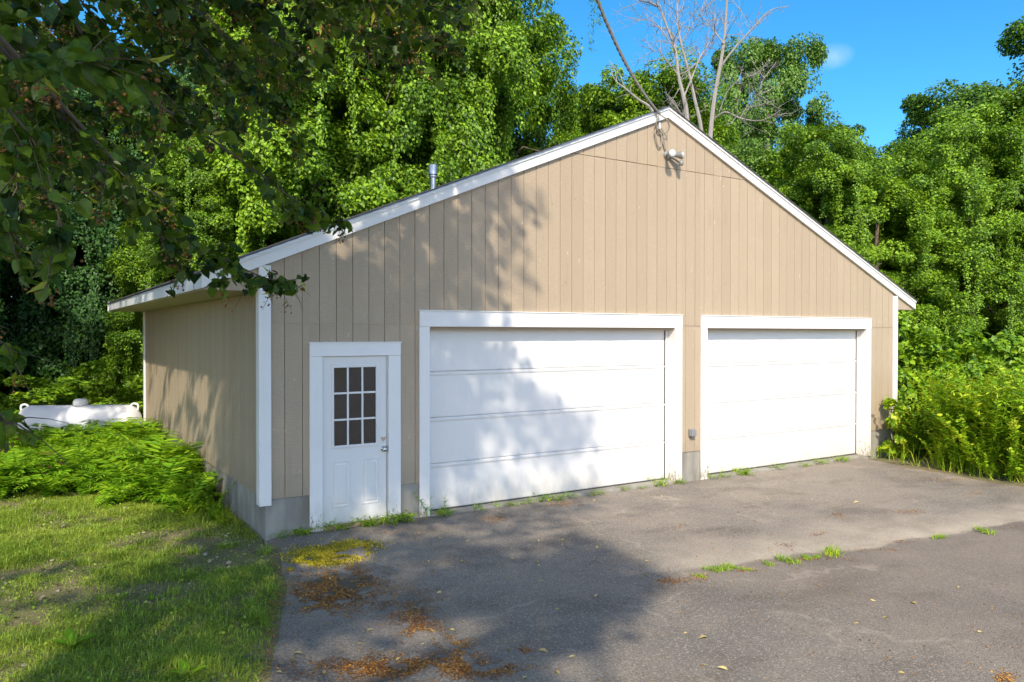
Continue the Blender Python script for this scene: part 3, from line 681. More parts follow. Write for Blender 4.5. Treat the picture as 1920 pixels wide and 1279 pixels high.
TYPES['vine'] = [(crown_mesh('crown_vine%d' % i, 10+i, 13.5, 3.3, .6, 240, 155000, .098, 100, pv), trunk_mesh('trunk', 20+i, 11, .24, 10, 2.4), 'vine') for i in range(2)]
TYPES['maple'] = [(crown_mesh('crown_maple%d' % i, 30+i, 11, 3.9, 1.6, 210, 155000, .100, 40), trunk_mesh('trunk', 40+i, 9, .22, 12, 2.8), 'maple') for i in range(2)]
TYPES['tall'] = [(crown_mesh('crown_tall', 50, 16, 2.9, 5.0, 120, 60000, .12, 0, None, .9, DIAMOND, .25), trunk_mesh('trunk', 51, 15, .22, 16, 2.3, .15), 'tall')]
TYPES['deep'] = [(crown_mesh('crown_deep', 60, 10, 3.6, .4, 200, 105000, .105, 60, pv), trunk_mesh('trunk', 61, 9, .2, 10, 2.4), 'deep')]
CM = {}
def tree(kind, var, x, y, sc, rot, label, name='tree', group=None, zs=1., leafmat=None, z=None):
    me, tr, g = TYPES[kind][var]
    t = empty(name, (x, y, .04 if z is None else z), label, 'tree', group); t.rotation_euler.z = rot; t.scale = (sc, sc, sc*zs)
    if not me.materials: me.materials.append(G[g])
    c = link('crown', me, t); c.material_slots[0].link = 'OBJECT'; c.material_slots[0].material = G[leafmat or g]
    link('trunk', tr, t, M['bark']); return t
def at(u, d): p = P(u, 625, d); return float(p[0]), float(p[1])
# --- woods: (kind, var, u, depth, scale, zscale, rot, label)
VG, RG, LG = 'vine-hung trees behind the garage roof', 'trees beyond the weeds right of the garage', 'shaded trees behind the propane tank'
VL = ['vine-hung bright green tree behind the lower end of the left roof slope', 'vine-hung bright green tree just left of the roof vent pipe', 'vine-hung bright green tree just right of the roof vent pipe', 'tall vine-hung tree whose right edge stands against the blue sky', 'vine-hung tree mostly hidden behind the drooping linden branches']
for k, (u, d, s, zsc, rt) in enumerate(((590, 23, 1.0, 1.10, .3), (720, 24.5, 1.02, 1.18, 2.2), (860, 25, 1.0, 1.25, 4.4), (930, 27.5, .95, 1.28, 1.1), (470, 25, .98, 1.0, 5.2))):
    tree('vine', k % 2, *at(u, d), s, rt, VL[k], 'vine_covered_tree', VG, zsc)
for u, d, s, rt in ((640, 31, 1.25, .4), (800, 33, 1.3, 1.9), (840, 34, 1.2, 3.3), (520, 32, 1.2, 5.)):
    tree('maple', int(rt) % 2, *at(u, d), s, rt, 'broad green tree standing behind the vine-hung trees', 'broadleaf_tree', 'second row of the woods', 1.25, 'maple')
tree('maple', 0, *at(1068, 30), .85, 1.0, 'rounded bright tree just left of the cable and gable peak', 'broadleaf_tree', None, .98, 'vine')
tree('maple', 1, *at(1160, 32), .95, 2.0, 'mid green tree directly behind the gable peak', 'broadleaf_tree', None, 1.12)
tree('maple', 0, *at(1240, 29), .95, 3.9, 'bright tree between gable peak and bare dead tree', 'broadleaf_tree', None, 1.12, 'vine')
tree('maple', 1, *at(1340, 31), .95, 5.1, 'round green tree at the foot of the bare dead tree', 'broadleaf_tree', None, .86)
tree('maple', 1, *at(1440, 42), 1.05, .7, 'tall airy grey-green tree behind the bare dead tree', 'tall_tree', None, 1.52, 'tall')
tree('maple', 0, *at(1360, 45), .85, 2.9, 'slimmer grey-green tree beside the tall one behind the dead tree', 'tall_tree', None, 1.62, 'tall')
tree('maple', 0, *at(1445, 28), .92, .2, 'dense round tree behind the right roof slope', 'broadleaf_tree', None, .86, 'tall')
tree('maple', 1, *at(1540, 33), .92, 1.2, 'mid green tree in the dip of the treeline right of the gable', 'broadleaf_tree', None, .90, 'tall')
rl = 'full green tree in the wood right of the garage'
for k, (u, d, s, zsc, rt, lm) in enumerate(((1600, 27, .88, .95, 2.1, 'maple'), (1690, 29, .92, .92, 4.0, 'tall'), (1770, 26, .95, 1.0, 5.5, 'vine'), (1860, 28, 1.05, 1.02, .9, 'maple'), (1960, 26, 1.05, 1.02, 2.6, 'vine'), (2080, 26, 1.15, 1.1, 3.6, 'maple'), (1650, 38, .95, .95, 1., 'tall'), (1830, 38, 1.1, 1.0, 4.9, 'maple'))):
    tree('vine' if k in (1, 2, 4) else 'maple', k % 2, *at(u, d), s, rt, rl, 'broadleaf_tree', RG, zsc*(.72 if k in (1, 2, 4) else .92), lm)
for u, d, s, rt in ((1560, 22.5, .62, 1.), (1640, 22, .60, 2.), (1720, 23, .66, 3.), (1815, 22.5, .66, 4.4), (1905, 23, .7, 5.6), (1480, 24, .6, 0.3)):
    tree('vine', int(rt) % 2, *at(u, d), s, rt, 'smaller vine-draped tree at the wood edge beyond the weeds', 'vine_covered_tree', 'vine-draped trees at the right wood edge', .70+.42*((rt*1.7) % 1))
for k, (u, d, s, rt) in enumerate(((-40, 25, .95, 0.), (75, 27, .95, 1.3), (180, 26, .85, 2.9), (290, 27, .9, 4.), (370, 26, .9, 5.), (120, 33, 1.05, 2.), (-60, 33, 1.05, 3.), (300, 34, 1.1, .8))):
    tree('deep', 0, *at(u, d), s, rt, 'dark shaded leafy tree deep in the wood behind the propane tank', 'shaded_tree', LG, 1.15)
tree('vine', 0, *at(325, 21.5), .55, 3.0, 'sunlit vine-covered young tree behind the far corner of the garage', 'vine_covered_tree', None, .9)
tree('vine', 1, *at(410, 22), .62, 1.0, 'sunlit tree showing over the eave of the left roof slope', 'vine_covered_tree', None, .95)
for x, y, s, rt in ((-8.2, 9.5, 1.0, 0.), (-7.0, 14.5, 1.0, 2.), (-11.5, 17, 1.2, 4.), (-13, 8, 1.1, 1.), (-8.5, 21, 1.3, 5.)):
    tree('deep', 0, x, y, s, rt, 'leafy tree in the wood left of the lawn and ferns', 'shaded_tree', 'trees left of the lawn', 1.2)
tree('tall', 0, -4.3, 5.0, .5, 1.0, 'unseen slender tree added to shade the propane tank', 'tank_shade_tree')  # added out of view so that its shadow falls on the tank
for k in range(16):                                       # the wood closes the view far behind
    u = -300+k*165+random.uniform(-40, 40)
    if 860 < u < 1600: continue
    tree('maple', k % 2, *at(u, random.uniform(42, 50)), (1.5 if 430 < u < 1100 else .95), k*1.7, 'distant tree closing off the wood', 'broadleaf_tree', 'far row of the woods', 1.15, 'tall')

# --- dead tree
dead = empty('dead_tree', (*at(1325, 24.5), 0.02), 'bare grey dead tree with forked trunks behind the gable peak', 'tree')
dO = Vector(dead.location)
def Z5(x, y, d): return Vector(P(1040+x/3.046, y/3.046, d))-dO
def dpath(uv, d0, d1): n_ = len(uv); return [Z5(x, y, d0+(d1-d0)*i/(n_-1)) for i, (x, y) in enumerate(uv)]
drng = random.Random(3)
def limb(uv, r0, r1, d0, d1, name='limb', sides=7):
    pts = smooth_path(dpath(uv, d0, d1), 4); n_ = len(pts)
    MB().tube(pts, [(r0+(r1-r0)*i/(n_-1))*.56 for i in range(n_)], sides).build(name, M['deadwood'], dead); return pts
TW = MB()
def twigs(pts, n_, L_, r_, lvl=0):
    for _ in range(n_):
        i = drng.randrange(int(len(pts)*.25), len(pts)-1); p = pts[i]; t = (pts[i+1]-pts[i]).normalized()
        d = (t*.6+Vector((drng.gauss(0, .7), drng.gauss(0, .5), drng.gauss(.15, .6)))).normalized(); q = [p]; ll = L_*drng.uniform(.4, 1.1)
        for k in range(5): d = (d+Vector((drng.gauss(0, .16), drng.gauss(0, .16), drng.gauss(.04, .16)))).normalized(); q.append(q[-1]+d*ll/5)
        TW.tube(q, [r_*(1-.16*k) for k in range(6)], 4, False)
        if lvl < 2: twigs(q, 3 if lvl == 0 else 2, ll*.55, r_*.55, lvl+1)
base_ = (860, 2000)
t1 = limb([(815, 2000), (790, 1200), (757, 690), (737, 560), (706, 430), (690, 290), (640, 150), (590, 40), (480, 0)], .17, .030, 24.2, 24.0, 'trunk')
t2 = limb([(880, 2000), (860, 1100), (838, 750), (800, 570), (762, 400), (722, 250), (702, 120), (705, -60)], .15, .03, 24.6, 25, 'trunk')
t3 = limb([(850, 2000), (872, 1100), (888, 790), (912, 560), (950, 350), (970, 200), (985, 0), (1000, -80)], .18, .04, 24.4, 24.2, 'trunk')
ls = [limb([(940, 400), (985, 330), (1060, 240), (1150, 140), (1230, 60), (1340, 35)], .075, .015, 24.4, 23.6), limb([(762, 400), (800, 370), (850, 320), (905, 225)], .06, .015, 24.8, 25.5),
      limb([(912, 680), (975, 640), (1060, 675), (1180, 688), (1300, 625)], .06, .014, 24.4, 23.2), limb([(770, 720), (715, 640), (655, 560)], .06, .02, 24.2, 23.7),
      limb([(690, 290), (650, 230), (560, 120), (420, 115)], .04, .008, 24.0, 23.5), limb([(722, 250), (650, 170), (560, 150)], .035, .008, 25, 25.4),
      limb([(705, 430), (660, 370), (600, 300), (550, 290)], .04, .008, 24, 23.6), limb([(965, 250), (900, 160), (865, 110)], .045, .012, 24.2, 24.6),
      limb([(735, 560), (790, 430), (830, 330), (900, 210), (915, 150)], .05, .012, 24.2, 24.8), limb([(940, 640), (1000, 500), (1100, 440), (1200, 420)], .035, .008, 24.4, 23.4),
      limb([(1060, 675), (1110, 590), (1170, 520), (1200, 430)], .03, .008, 23.8, 23.3), limb([(720, 250), (780, 150), (840, 60), (880, 20)], .035, .008, 25, 24.6)]
for p_ in (t1, t2, t3): twigs(p_[8:], 20, 1.3, .015)
for p_ in ls: twigs(p_, 11, 1.0, .012)
TW.build('twigs', M['deadwood'], dead)
snag = empty('dead_branch', (*at(1210, 25.5), 0.02), 'bare dead sapling leaning left beside the overhead cable', 'tree')
so_ = Vector(snag.location)
q = [Vector(P(1040+x/3.046, y/3.046, 25.5))-so_ for x, y in ((720, 1900), (640, 900), (560, 640), (480, 570), (420, 520), (355, 470))]
MB().tube(smooth_path(q, 4), [.07-.0025*i for i in range(21)], 6).build('trunk', M['deadwood'], snag)
TW = MB(); w_ = smooth_path(q, 4)
for uv in (((355, 470), (330, 430), (322, 350)), ((355, 470), (345, 400), (310, 345)), ((400, 500), (370, 420), (335, 370)), ((440, 535), (390, 545), (350, 560)), ((430, 525), (438, 480))):
    pts = [Vector(P(1040+x/3.046, y/3.046, 25.5))-so_ for x, y in uv]; TW.tube(pts, [.018, .012, .007][:len(pts)], 4, False)
TW.build('twigs', M['deadwood'], snag)

# ------------------------------------------------------------------ shrubs, ferns, weeds
def fern_mesh(name, seed):
    rng = np.random.default_rng(seed); Cs, Ns, Ts, Ss = [], [], [], []
    for f_ in range(11):
        w = f_/11*6.283+rng.normal()*.3; L_ = rng.uniform(.5, .9); d = np.array([math.cos(w), math.sin(w), 0]); k = 23; lift = rng.uniform(.65, 1.15)
        for i in range(k):
            t = (i+1)/k; p = d*L_*(.12*t+.62*t**1.6)+np.array([0, 0, L_*(lift*1.25*t-.75*t**2.4)])
            tan = norm((d*(.12+.99*t**.6)+np.array([0, 0, lift*1.25-1.8*t**1.4]))[None])[0]
            side = np.cross(tan, np.array([0, 0, 1.])); side /= np.linalg.norm(side)+1e-9; ln_ = .19*L_*(math.sin(math.pi*min(1, .12+.86*t))**.8)+.02
            for s in (-1, 1):
                Cs.append(p); Ts.append(side*s+tan*.35+np.array([0, 0, -.12])); Ns.append(np.cross(tan, side)*-1+np.array([0, 0, .6])+rng.normal(size=3)*.25); Ss.append(ln_*rng.uniform(.9, 1.1))
    T = (np.array([(0, 0, 0), (.11, .22, .01), (.085, .65, -.02), (0, 1, -.08), (-.085, .65, -.02), (-.11, .22, .01)], float), [np.array([[0, 1, 2, 3], [0, 3, 4, 5]])])
    return foliage(name, T, np.array(Cs), rot_from(np.array(Ns), np.array(Ts)), np.array(Ss))
FM = [fern_mesh('fern%d' % i, 70+i) for i in range(4)]
for me in FM: me.materials.append(G['fern'])
rr = random.Random(5); nf = 0; fl_ = []
def fern_front(x): return np.interp(x, [-4, -2.6, -1.6, -.9, -.2], [4.6, 4.1, 3.5, 2.6, 1.5])
for _ in range(4000):
    if nf >= 240: break
    x, y = rr.uniform(-4.2, -.22), rr.uniform(1.2, 9.6)
    if y < fern_front(x)+rr.uniform(-.1, .35): continue
    if any((x-a)**2+(y-b_)**2 < .26**2 for a, b_ in fl_): continue
    dxt, dyt = x-tp[0], y-tp[1]
    if abs(dxt*math.sin(YAW)+dyt*math.cos(YAW)) < .42 and abs(dxt*math.cos(YAW)-dyt*math.sin(YAW)) < 1.4: continue
    fl_.append((x, y)); nf += 1
    near_wall = x > -.75
    o = link('fern', FM[rr.randrange(4)]); o.location = (x, y, float(lawnz(np.array(x), np.array(y)))-.01); s = rr.uniform(.75, 1.15)*((1.0 if y < 3 else 1.25) if near_wall else (.93 if y > 5.5 else 1))
    o.scale = (s, s, s*rr.uniform(.8, 1.05)); o.rotation_euler = (rr.gauss(0, .12), rr.gauss(0, .12), rr.uniform(0, 6.3))
    if near_wall: tag(o, 'green fern growing against the left wall of the garage', 'fern', 'ferns against the left wall')
    else: tag(o, 'light green fern in the bed between lawn and propane tank', 'fern', 'ferns in front of the tank')

def bush(name, seed, h, r, n_, size, T=OVAL, nclump=60):
    return crown_mesh(name, seed, h, r, .15, nclump, n_, size, 0, lambda t: (1-.55*t**2.2)*(.75+.25*min(1, t*4)), .6, T)
BM = [bush('bush%d' % i, 80+i, 2.2, 1.15, 6500, .105) for i in range(3)]; SM = [bush('low%d' % i, 90+i, .9, .8, 1500, .13, OVAL, 30) for i in range(2)]
for me in BM+SM: me.materials.append(G['shrub'])
rr = random.Random(9)
def shrub(me, x, y, s, zs, label, group, name='shrub'):
    o = link(name, me); o.location = (x, y, .04); o.scale = (s, s, s*zs); o.rotation_euler.z = rr.uniform(0, 6.3); return tag(o, label, 'shrub', group)
for i in range(34):                                       # thicket right of the garage
    x, y = rr.uniform(13.4, 22), rr.uniform(-.6, 9)
    if x < 14.4 and y > 4: continue
    shrub(BM[i % 3], x, y, rr.uniform(.85, 1.15), rr.uniform(.85, 1.1), 'lush leafy shrub in the thicket right of the garage', 'thicket right of the garage')
for x, y in ((13.1, -.75), (13.2, -1.9), (13.1, -3.2), (13.1, .9), (13.2, 2.4), (13.3, 3.6), (13.2, 5.2)): shrub(BM[int(y) % 3], x, y, .75, 1.05, 'leafy shrub tight against the right corner of the garage', 'shrubs at the right corner')
for i in range(26):                                       # undergrowth behind the tank
    u, d = rr.uniform(-60, 300), rr.uniform(17.6, 24); x, y = at(u, d)
    if x > -.5 and y < 10.6: continue
    shrub((SM+BM)[i % 4], x, y, rr.uniform(.7, 1.1), rr.uniform(.5, .85), 'low leafy undergrowth shrub behind the propane tank', 'undergrowth behind the tank')
# climbing plant at the right door casing
o = link('climbing_plant', crown_mesh('climber', 99, 1.05, .42, .0, 26, 900, .10, 0, lambda t: 1-.8*t, .8, OVAL), None, G['weed']); o.location = (11.78, -.30, .04); tag(o, 'small leafy creeper climbing the corner beside the right overhead door', 'creeper')

def weed_mesh(name, seed, h, nst, lean=.12, size=.13, T=LANCE, per=26):
    rng = np.random.default_rng(seed); Cs, Ns, Ts, Ss = [], [], [], []; mb = MB()
    for _ in range(nst):
        a = rng.normal(size=2)*.10; d = rng.normal(size=2)*lean; hh = h*rng.uniform(.65, 1.1)
        path_ = [np.array([a[0]+d[0]*t*hh*t, a[1]+d[1]*t*hh*t, hh*t]) for t in np.linspace(0, 1, 6)]
        mb.tube([tuple(p) for p in path_], [.006-.0008*i for i in range(6)], 3, False)
        for i in range(per):
            t = .15+.85*(i+rng.random())/per; k = t*5; p = path_[int(min(k, 4))]+(path_[int(min(k, 4))+1]-path_[int(min(k, 4))])*(k-int(min(k, 4)))
            w = i*2.4+rng.normal()*.3; dd = np.array([math.cos(w), math.sin(w), rng.uniform(-.25, .45)])
            Cs.append(p); Ts.append(dd); Ns.append(np.array([-dd[0]*.5, -dd[1]*.5, 1])+rng.normal(size=3)*.2); Ss.append(size*rng.uniform(.7, 1.2)*(1.1-.45*t))
    V, Fs = bake(T, np.array(Cs), rot_from(np.array(Ns), np.array(Ts)), np.array(Ss)); nv = len(mb.v)
    return mesh_np(name, np.concatenate([np.array(mb.v), V]), [np.array(mb.f)]+[f+nv for f in Fs])
WT = [weed_mesh('tall_weed%d' % i, 110+i, (1.3, 1.15, 1.2)[i], 7, .32, (.15, .13, .105)[i], (LANCE, OVAL, OVAL)[i], (60, 44, 56)[i]) for i in range(3)]; WS = [weed_mesh('small_weed%d' % i, 120+i, .15, 7, 1.2, .11, LANCE, 7) for i in range(3)]
for me in WT+WS: me.materials.append(G['weed'])
rr = random.Random(21)
for i in range(230):
    y = rr.uniform(-6.5, .2); x = float(edgeR(min(y, 0)))+.22+abs(rr.gauss(0, 1.0))
    if y > -1.1 and x < 12.3: x = 12.25+rr.uniform(0, .6)
    o = link('tall_weed', WT[i % 3]); o.location = (x, y, .03); s = rr.uniform(.45, .8) if x-float(edgeR(y)) < .45 or (y > -1.3 and x < 13.2) else rr.uniform(.9, 1.45)
    o.scale = (s, s, s); o.rotation_euler = (rr.gauss(0, .08), rr.gauss(0, .08), rr.uniform(0, 6.3)); tag(o, 'tall leafy weed along the right edge of the driveway', 'weed', 'weeds on the right driveway edge')

def blades(rng, C, h, w, lean, curve=.5):
    """triangular bent blades"""
    n_ = len(C); a = rng.uniform(0, 6.283, n_); side = np.stack([np.cos(a), np.sin(a), np.zeros(n_)], -1); d = np.stack([-np.sin(a), np.cos(a), np.zeros(n_)], -1)
    ln_ = rng.normal(0, lean, n_)[:, None]; H = h[:, None]
    up = np.array([0, 0, 1.]); b0_ = C-side*w[:, None]*.5; b1_ = C+side*w[:, None]*.5
    m0 = C+up*H*.6+d*H*ln_*.5-side*w[:, None]*.32; m1 = m0+side*w[:, None]*.64; tip = C+up*H*(1-.25*np.abs(ln_))+d*H*ln_*(1+curve)
    V = np.stack([b0_, b1_, m1, m0, tip], 1).reshape(-1, 3); o_ = (np.arange(n_)*5)[:, None]
    return V, [np.array([[0, 1, 2, 3]])+o_, np.array([[3, 2, 4]])+o_]
rng = np.random.default_rng(33)
n_ = 700; y = rng.uniform(-7, .3, n_); x = edgeR(np.minimum(y, 0))+.02+np.abs(rng.normal(0, 1.0, n_)); k = ~((y > -.05) & (x < 12.35)); x, y = x[k], y[k]
V, Fs = blades(rng, np.stack([x, y, np.full(len(x), .03)], -1), rng.uniform(.15, 1.0, len(x))**1.3*np.clip(.35+(x-edgeR(y))*.9, .3, 1), np.full(len(x), .013), .8)
tag(link('tall_grass', mesh_np('tall_grass', V, Fs), None, G['weed']), 'tall uncut grass along the right edge of the driveway', 'grass', kind='stuff')
# rust-brown dock seed heads
for u, v, d in ((1895, 755, 17.5), (1870, 780, 17.0)):
    p = P(u, v, d); o = link('dock_plant', weed_mesh('dock', 130+int(u), float(p[2])+.15, 4, .10, .07, LANCE, 60), None, G['litter']); o.location = (p[0], p[1], .02); tag(o, 'rusty brown seeding dock standing among the green weeds', 'weed', 'brown dock plants')

# lawn
rng = np.random.default_rng(34)
n_ = 250000; x = rng.uniform(-4.2, .0, n_); y = rng.uniform(-9, 5.2, n_)
dens = fbm(x*1.5, y*1.5, 41, 4); keep = (x < edgeL(np.minimum(y, -.01))-.0+rng.normal(0, .03, n_)) & (rng.random(n_) < np.clip((dens-.26)*4.0, .15, 1)) & (y < fern_front(x)+.8)
x, y, dens = x[keep], y[keep], dens[keep]
h = rng.uniform(.015, .05, len(x))*(.55+1.1*np.clip((dens-.35)*2.5, 0, 1))*(1+1.0*np.clip((fbm(x*.8, y*.8, 52)-.55)*6, 0, 1))
nc = 420; cx_, cy_ = rng.uniform(-4.5, .0, nc), rng.uniform(-8.5, 4.6, nc); kk = rng.integers(30, 110, nc)
tx = np.repeat(cx_, kk)+rng.normal(0, .045, kk.sum()); ty = np.repeat(cy_, kk)+rng.normal(0, .045, kk.sum()); th_ = np.repeat(rng.uniform(.05, .12, nc), kk)*rng.uniform(.5, 1.1, kk.sum())
k = (tx < edgeL(np.minimum(ty, -.01))-.01) & (ty < fern_front(tx)+.5); x, y, h = np.concatenate([x, tx[k]]), np.concatenate([y, ty[k]]), np.concatenate([h, th_[k]])
V, Fs = blades(rng, np.stack([x, y, lawnz(x, y)-.004], -1), h, rng.uniform(.004, .009, len(x)), 1.3)
tag(link('lawn_grass', mesh_np('lawn_grass', V, Fs), None, G['grass']), 'patchy short grass of the lawn left of the driveway', 'grass', kind='stuff')
def scatter_flat(name, C, size, m_, rng, T=OVAL, tilt=.35):
    n_ = len(C); nn_ = np.array([0, 0, 1.])+rng.normal(size=(n_, 3))*tilt; a = rng.uniform(0, 6.28, n_)
    return link(name, foliage(name, T, C, rot_from(nn_, np.stack([np.cos(a), np.sin(a), np.zeros(n_)], -1)), size), None, m_)
n_ = 4200; x = rng.uniform(-4.4, -.05, n_); y = rng.uniform(-8.5, 4, n_); k = x < edgeL(np.minimum(y, -.01))-.05; k &= rng.random(n_) < np.clip((.62-fbm(x*1.5, y*1.5, 41, 4))*3, .08, 1); x, y = x[k], y[k]
tag(scatter_flat('leaf_litter', np.stack([x, y, lawnz(x, y)+.012], -1), rng.uniform(.02, .06, len(x)), G['straw'], rng), 'pale dry leaf scraps scattered on the lawn', 'leaf litter', kind='stuff')
n_ = 5000; x = rng.uniform(-4.4, -.05, n_); y = rng.uniform(-8.5, 4, n_); k = (x < edgeL(np.minimum(y, -.01))-.08) & (fbm(x*1.2, y*1.2, 77) > .42); x, y = x[k], y[k]
tag(scatter_flat('clover', np.stack([x, y, lawnz(x, y)+.035], -1), rng.uniform(.015, .036, len(x)), G['grass'], rng, OVAL, .6), 'small broad-leaved weeds mixed into the lawn', 'ground cover', kind='stuff')
# broad-leaved seedling on the lawn
def rosette(name, seed, n_, L_, up=.6, T=OVAL):
    rng_ = np.random.default_rng(seed); a = np.arange(n_)*2.4+rng_.normal(size=n_)*.2; d = np.stack([np.cos(a), np.sin(a), np.full(n_, up)+rng_.normal(size=n_)*.15], -1)
    Tn = (T[0]*np.array([.55, 1, 1]), T[1]); return foliage(name, Tn, np.zeros((n_, 3))+np.array([0, 0, .01]), rot_from(np.array([0, 0, 1.])-d*.4, d), L_*rng_.uniform(.7, 1.15, n_))
RS = [rosette('seedling%d' % i, 140+i, 7, .20) for i in range(2)]
for me in RS: me.materials.append(G['fern'])
for (u, v, s), lb in zip(((135, 1215, 1.0), (350, 1270, .8), (285, 1130, .5)), ('broad-leaved seedling with upright pointed leaves on the lawn', 'low seedling in the lawn near the driveway edge', 'tiny seedling in the middle of the lawn')):
    p = onz(u, v, .09); o = link('seedling', RS[0]); o.location = (p[0], p[1], float(lawnz(np.array(p[0]), np.array(p[1])))); o.scale = (s, s, s*1.15); tag(o, lb, 'seedling')
# undergrowth leaves at the wall foot
for i, (x, y, s) in enumerate(((-.22, .95, .30), (-.30, 1.25, .42), (-.25, 1.7, .5), (-.45, 2.1, .5), (-.24, 2.5, .55), (-.5, 1.6, .36))):
    o = link('wall_weed', WT[i % 3]); o.location = (x, y, .05); o.scale = (s*.85, s*.85, s*.7); o.rotation_euler.z = i; tag(o, 'low leafy weed at the foot of the left foundation', 'weed', 'weeds at the left foundation')
# weed tufts along sills, casings and the driveway seam
def tuft(me, x, y, s, label, group, name='weed_tuft'):
    o = link(name, me); o.location = (x, y, float(gz(x, y))-.004); o.scale = (s, s, s); o.rotation_euler.z = random.uniform(0, 6.3); return tag(o, label, 'weed', group)
rr = random.Random(4)
for i in range(13): tuft(WS[i % 3], rr.uniform(.62, 1.75), -.045+rr.gauss(0, .012), rr.uniform(.5, .95), 'small weed sprouting below the entry door', 'weeds below the entry door')
for i in range(22): tuft(WS[i % 3], rr.uniform(2.0, 6.4), -.04+rr.gauss(0, .012), rr.uniform(.35, .75), 'small weed sprouting along the sill of the larger-looking left overhead door', 'weeds along the left overhead door')
for i in range(14): tuft(WS[i % 3], rr.uniform(6.9, 10.6), -.04+rr.gauss(0, .012), rr.uniform(.4, .8), 'small weed sprouting along the sill of the right overhead door', 'weeds along the right overhead door')
for i in range(5): tuft(WS[i % 3], rr.uniform(.0, .5), -.03, rr.uniform(.4, .6), 'small weed at the foot of the front foundation corner', 'weeds at the front corner')
w1 = weed_mesh('upright_weed', 150, .34, 3, .35, .10, LANCE, 11); w1.materials.append(G['weed'])
tuft(w1, 2.08, -.05, 1.0, 'upright leafy weed against the left casing of the left overhead door', None); tuft(w1, 7.02, -.05, .9, 'upright weed against the left casing of the right overhead door', None); tuft(w1, 6.0, -.03, .6, 'thin upright weed near the right end of the left overhead door', None)
def grasstuft(name, seed, n_, h_, r_):
    rg = np.random.default_rng(seed); a = rg.uniform(0, 6.28, n_); q = r_*rg.random(n_)**.6; C = np.stack([np.cos(a)*q*1.8, np.sin(a)*q*.8, np.zeros(n_)], -1)
    V, Fs = blades(rg, C, rg.uniform(.4, 1, n_)*h_, np.full(n_, .006), 1.0); me = mesh_np(name, V, Fs); me.materials.append(G['weed']); return me
GT = [grasstuft('tuft%d' % i, 160+i, 110, .06, .075) for i in range(3)]
for u, v, s in ((1476, 1052, 1.2), (1560, 1037, 1.5), (1512, 1046, .8), (1532, 1045, .7), (1440, 1058, .7), (1335, 1070, .8), (1355, 1068, .9), (1370, 1064, .8), (1312, 1082, .6), (1760, 1006, .9), (1845, 994, 1.2), (1400, 1070, .7)):
    p = onz(u, v, .075); tuft(GT[int(u) % 3], float(p[0]), float(p[1]), s, 'grass tuft growing out of the seam across the driveway', 'tufts along the driveway seam', 'grass_tuft')

# orange-brown blossom litter, moss and fallen bracts on the asphalt
rng = np.random.default_rng(55)
def dz(x, y):
    x, y = np.asarray(x), np.asarray(y)
    z = gz(x, y)+.022*(fbm(x*.7, y*.7, 11)-.5)*np.clip(-y*2, 0, 1)+.012*(fbm(x*2.5, y*2.5, 12)-.5)*np.clip(-y*2, 0, 1)
    return z-.016*np.exp(-((y-seam_y(x))/.16)**2)*np.clip((x-2.5)/1.5, 0, 1)
LC = []
for u, v, ru, rv, n_ in ((640, 1103, 75, 30, 4200), (605, 1130, 55, 20, 2200), (770, 1150, 40, 32, 1100), (790, 1185, 35, 14, 500), (660, 1075, 22, 10, 260), (930, 972, 34, 8, 420), (1060, 945, 26, 5, 250), (740, 1258, 130, 16, 3000), (860, 1225, 30, 22, 700), (900, 1262, 60, 12, 900), (975, 1225, 16, 5, 160), (1255, 1090, 24, 5, 220), (1310, 1083, 14, 6, 110), (1468, 1026, 14, 5, 120), (1570, 966, 14, 5, 110), (1535, 1001, 10, 4, 70), (1705, 958, 24, 4, 130), (1775, 896, 24, 4, 130), (1740, 893, 16, 3, 70), (1830, 922, 12, 4, 80), (1885, 1272, 16, 9, 160), (1400, 1070, 20, 3, 110), (1520, 1048, 60, 3, 160), (1640, 1030, 50, 3, 90), (1690, 1012, 30, 3, 60), (1160, 1060, 60, 18, 160), (1275, 985, 10, 5, 50), (960, 900, 160, 6, 300), (700, 1000, 80, 5, 160), (515, 1100, 10, 60, 260), (505, 1180, 10, 60, 260), (1780, 880, 90, 7, 260)):
    n_ = int(n_*1.35); uu, vv = u+rng.normal(0, .72, n_)*ru, v+rng.normal(0, .72, n_)*rv
    for a, c in zip(uu, vv):
        if c < 870: continue
        p = onz(a, c, .08); LC.append((p[0], p[1]))
n_ = 2600; LC += list(zip(rng.uniform(-1.5, 5, n_), rng.uniform(-7.5, -.3, n_)))
n_ = 900; LC += list(zip(rng.uniform(3, 11.3, n_), rng.uniform(-6.5, -.3, n_)))
LC = np.array(LC); k = (LC[:, 0] > edgeL(LC[:, 1])-.06) & (LC[:, 1] < -.02) & (fbm(LC[:, 0]*9, LC[:, 1]*9, 61) > .40); LC = LC[k]
tag(scatter_flat('blossom_litter', np.stack([LC[:, 0], LC[:, 1], dz(LC[:, 0], LC[:, 1])+.005], -1), rng.uniform(.008, .022, len(LC)), G['litter'], rng, DIAMOND, .3), 'rusty orange drifts of dropped blossom on the asphalt', 'leaf litter', kind='stuff')
ms = []
for u, v, ru, rv, n_ in ((610, 1043, 62, 16, 6500), (665, 1024, 44, 9, 2600), (590, 1052, 40, 10, 1500), (545, 1070, 10, 3, 60)):
    for a, c in zip(u+rng.normal(0, .5, n_)*ru, v+rng.normal(0, .5, n_)*rv): p = onz(a, c, .09); ms.append((p[0], p[1]))
ms = np.array(ms); k = fbm(ms[:, 0]*6, ms[:, 1]*6, 66) > .36; ms = ms[k]
V, Fs = blades(rng, np.stack([ms[:, 0], ms[:, 1], dz(ms[:, 0], ms[:, 1])+.001], -1), rng.uniform(.008, .024, len(ms)), np.full(len(ms), .013), .8)
tag(link('moss_patch', mesh_np('moss_patch', V, Fs), None, G['moss']), 'yellow-green moss patch on the asphalt before the entry door', 'moss', kind='stuff')
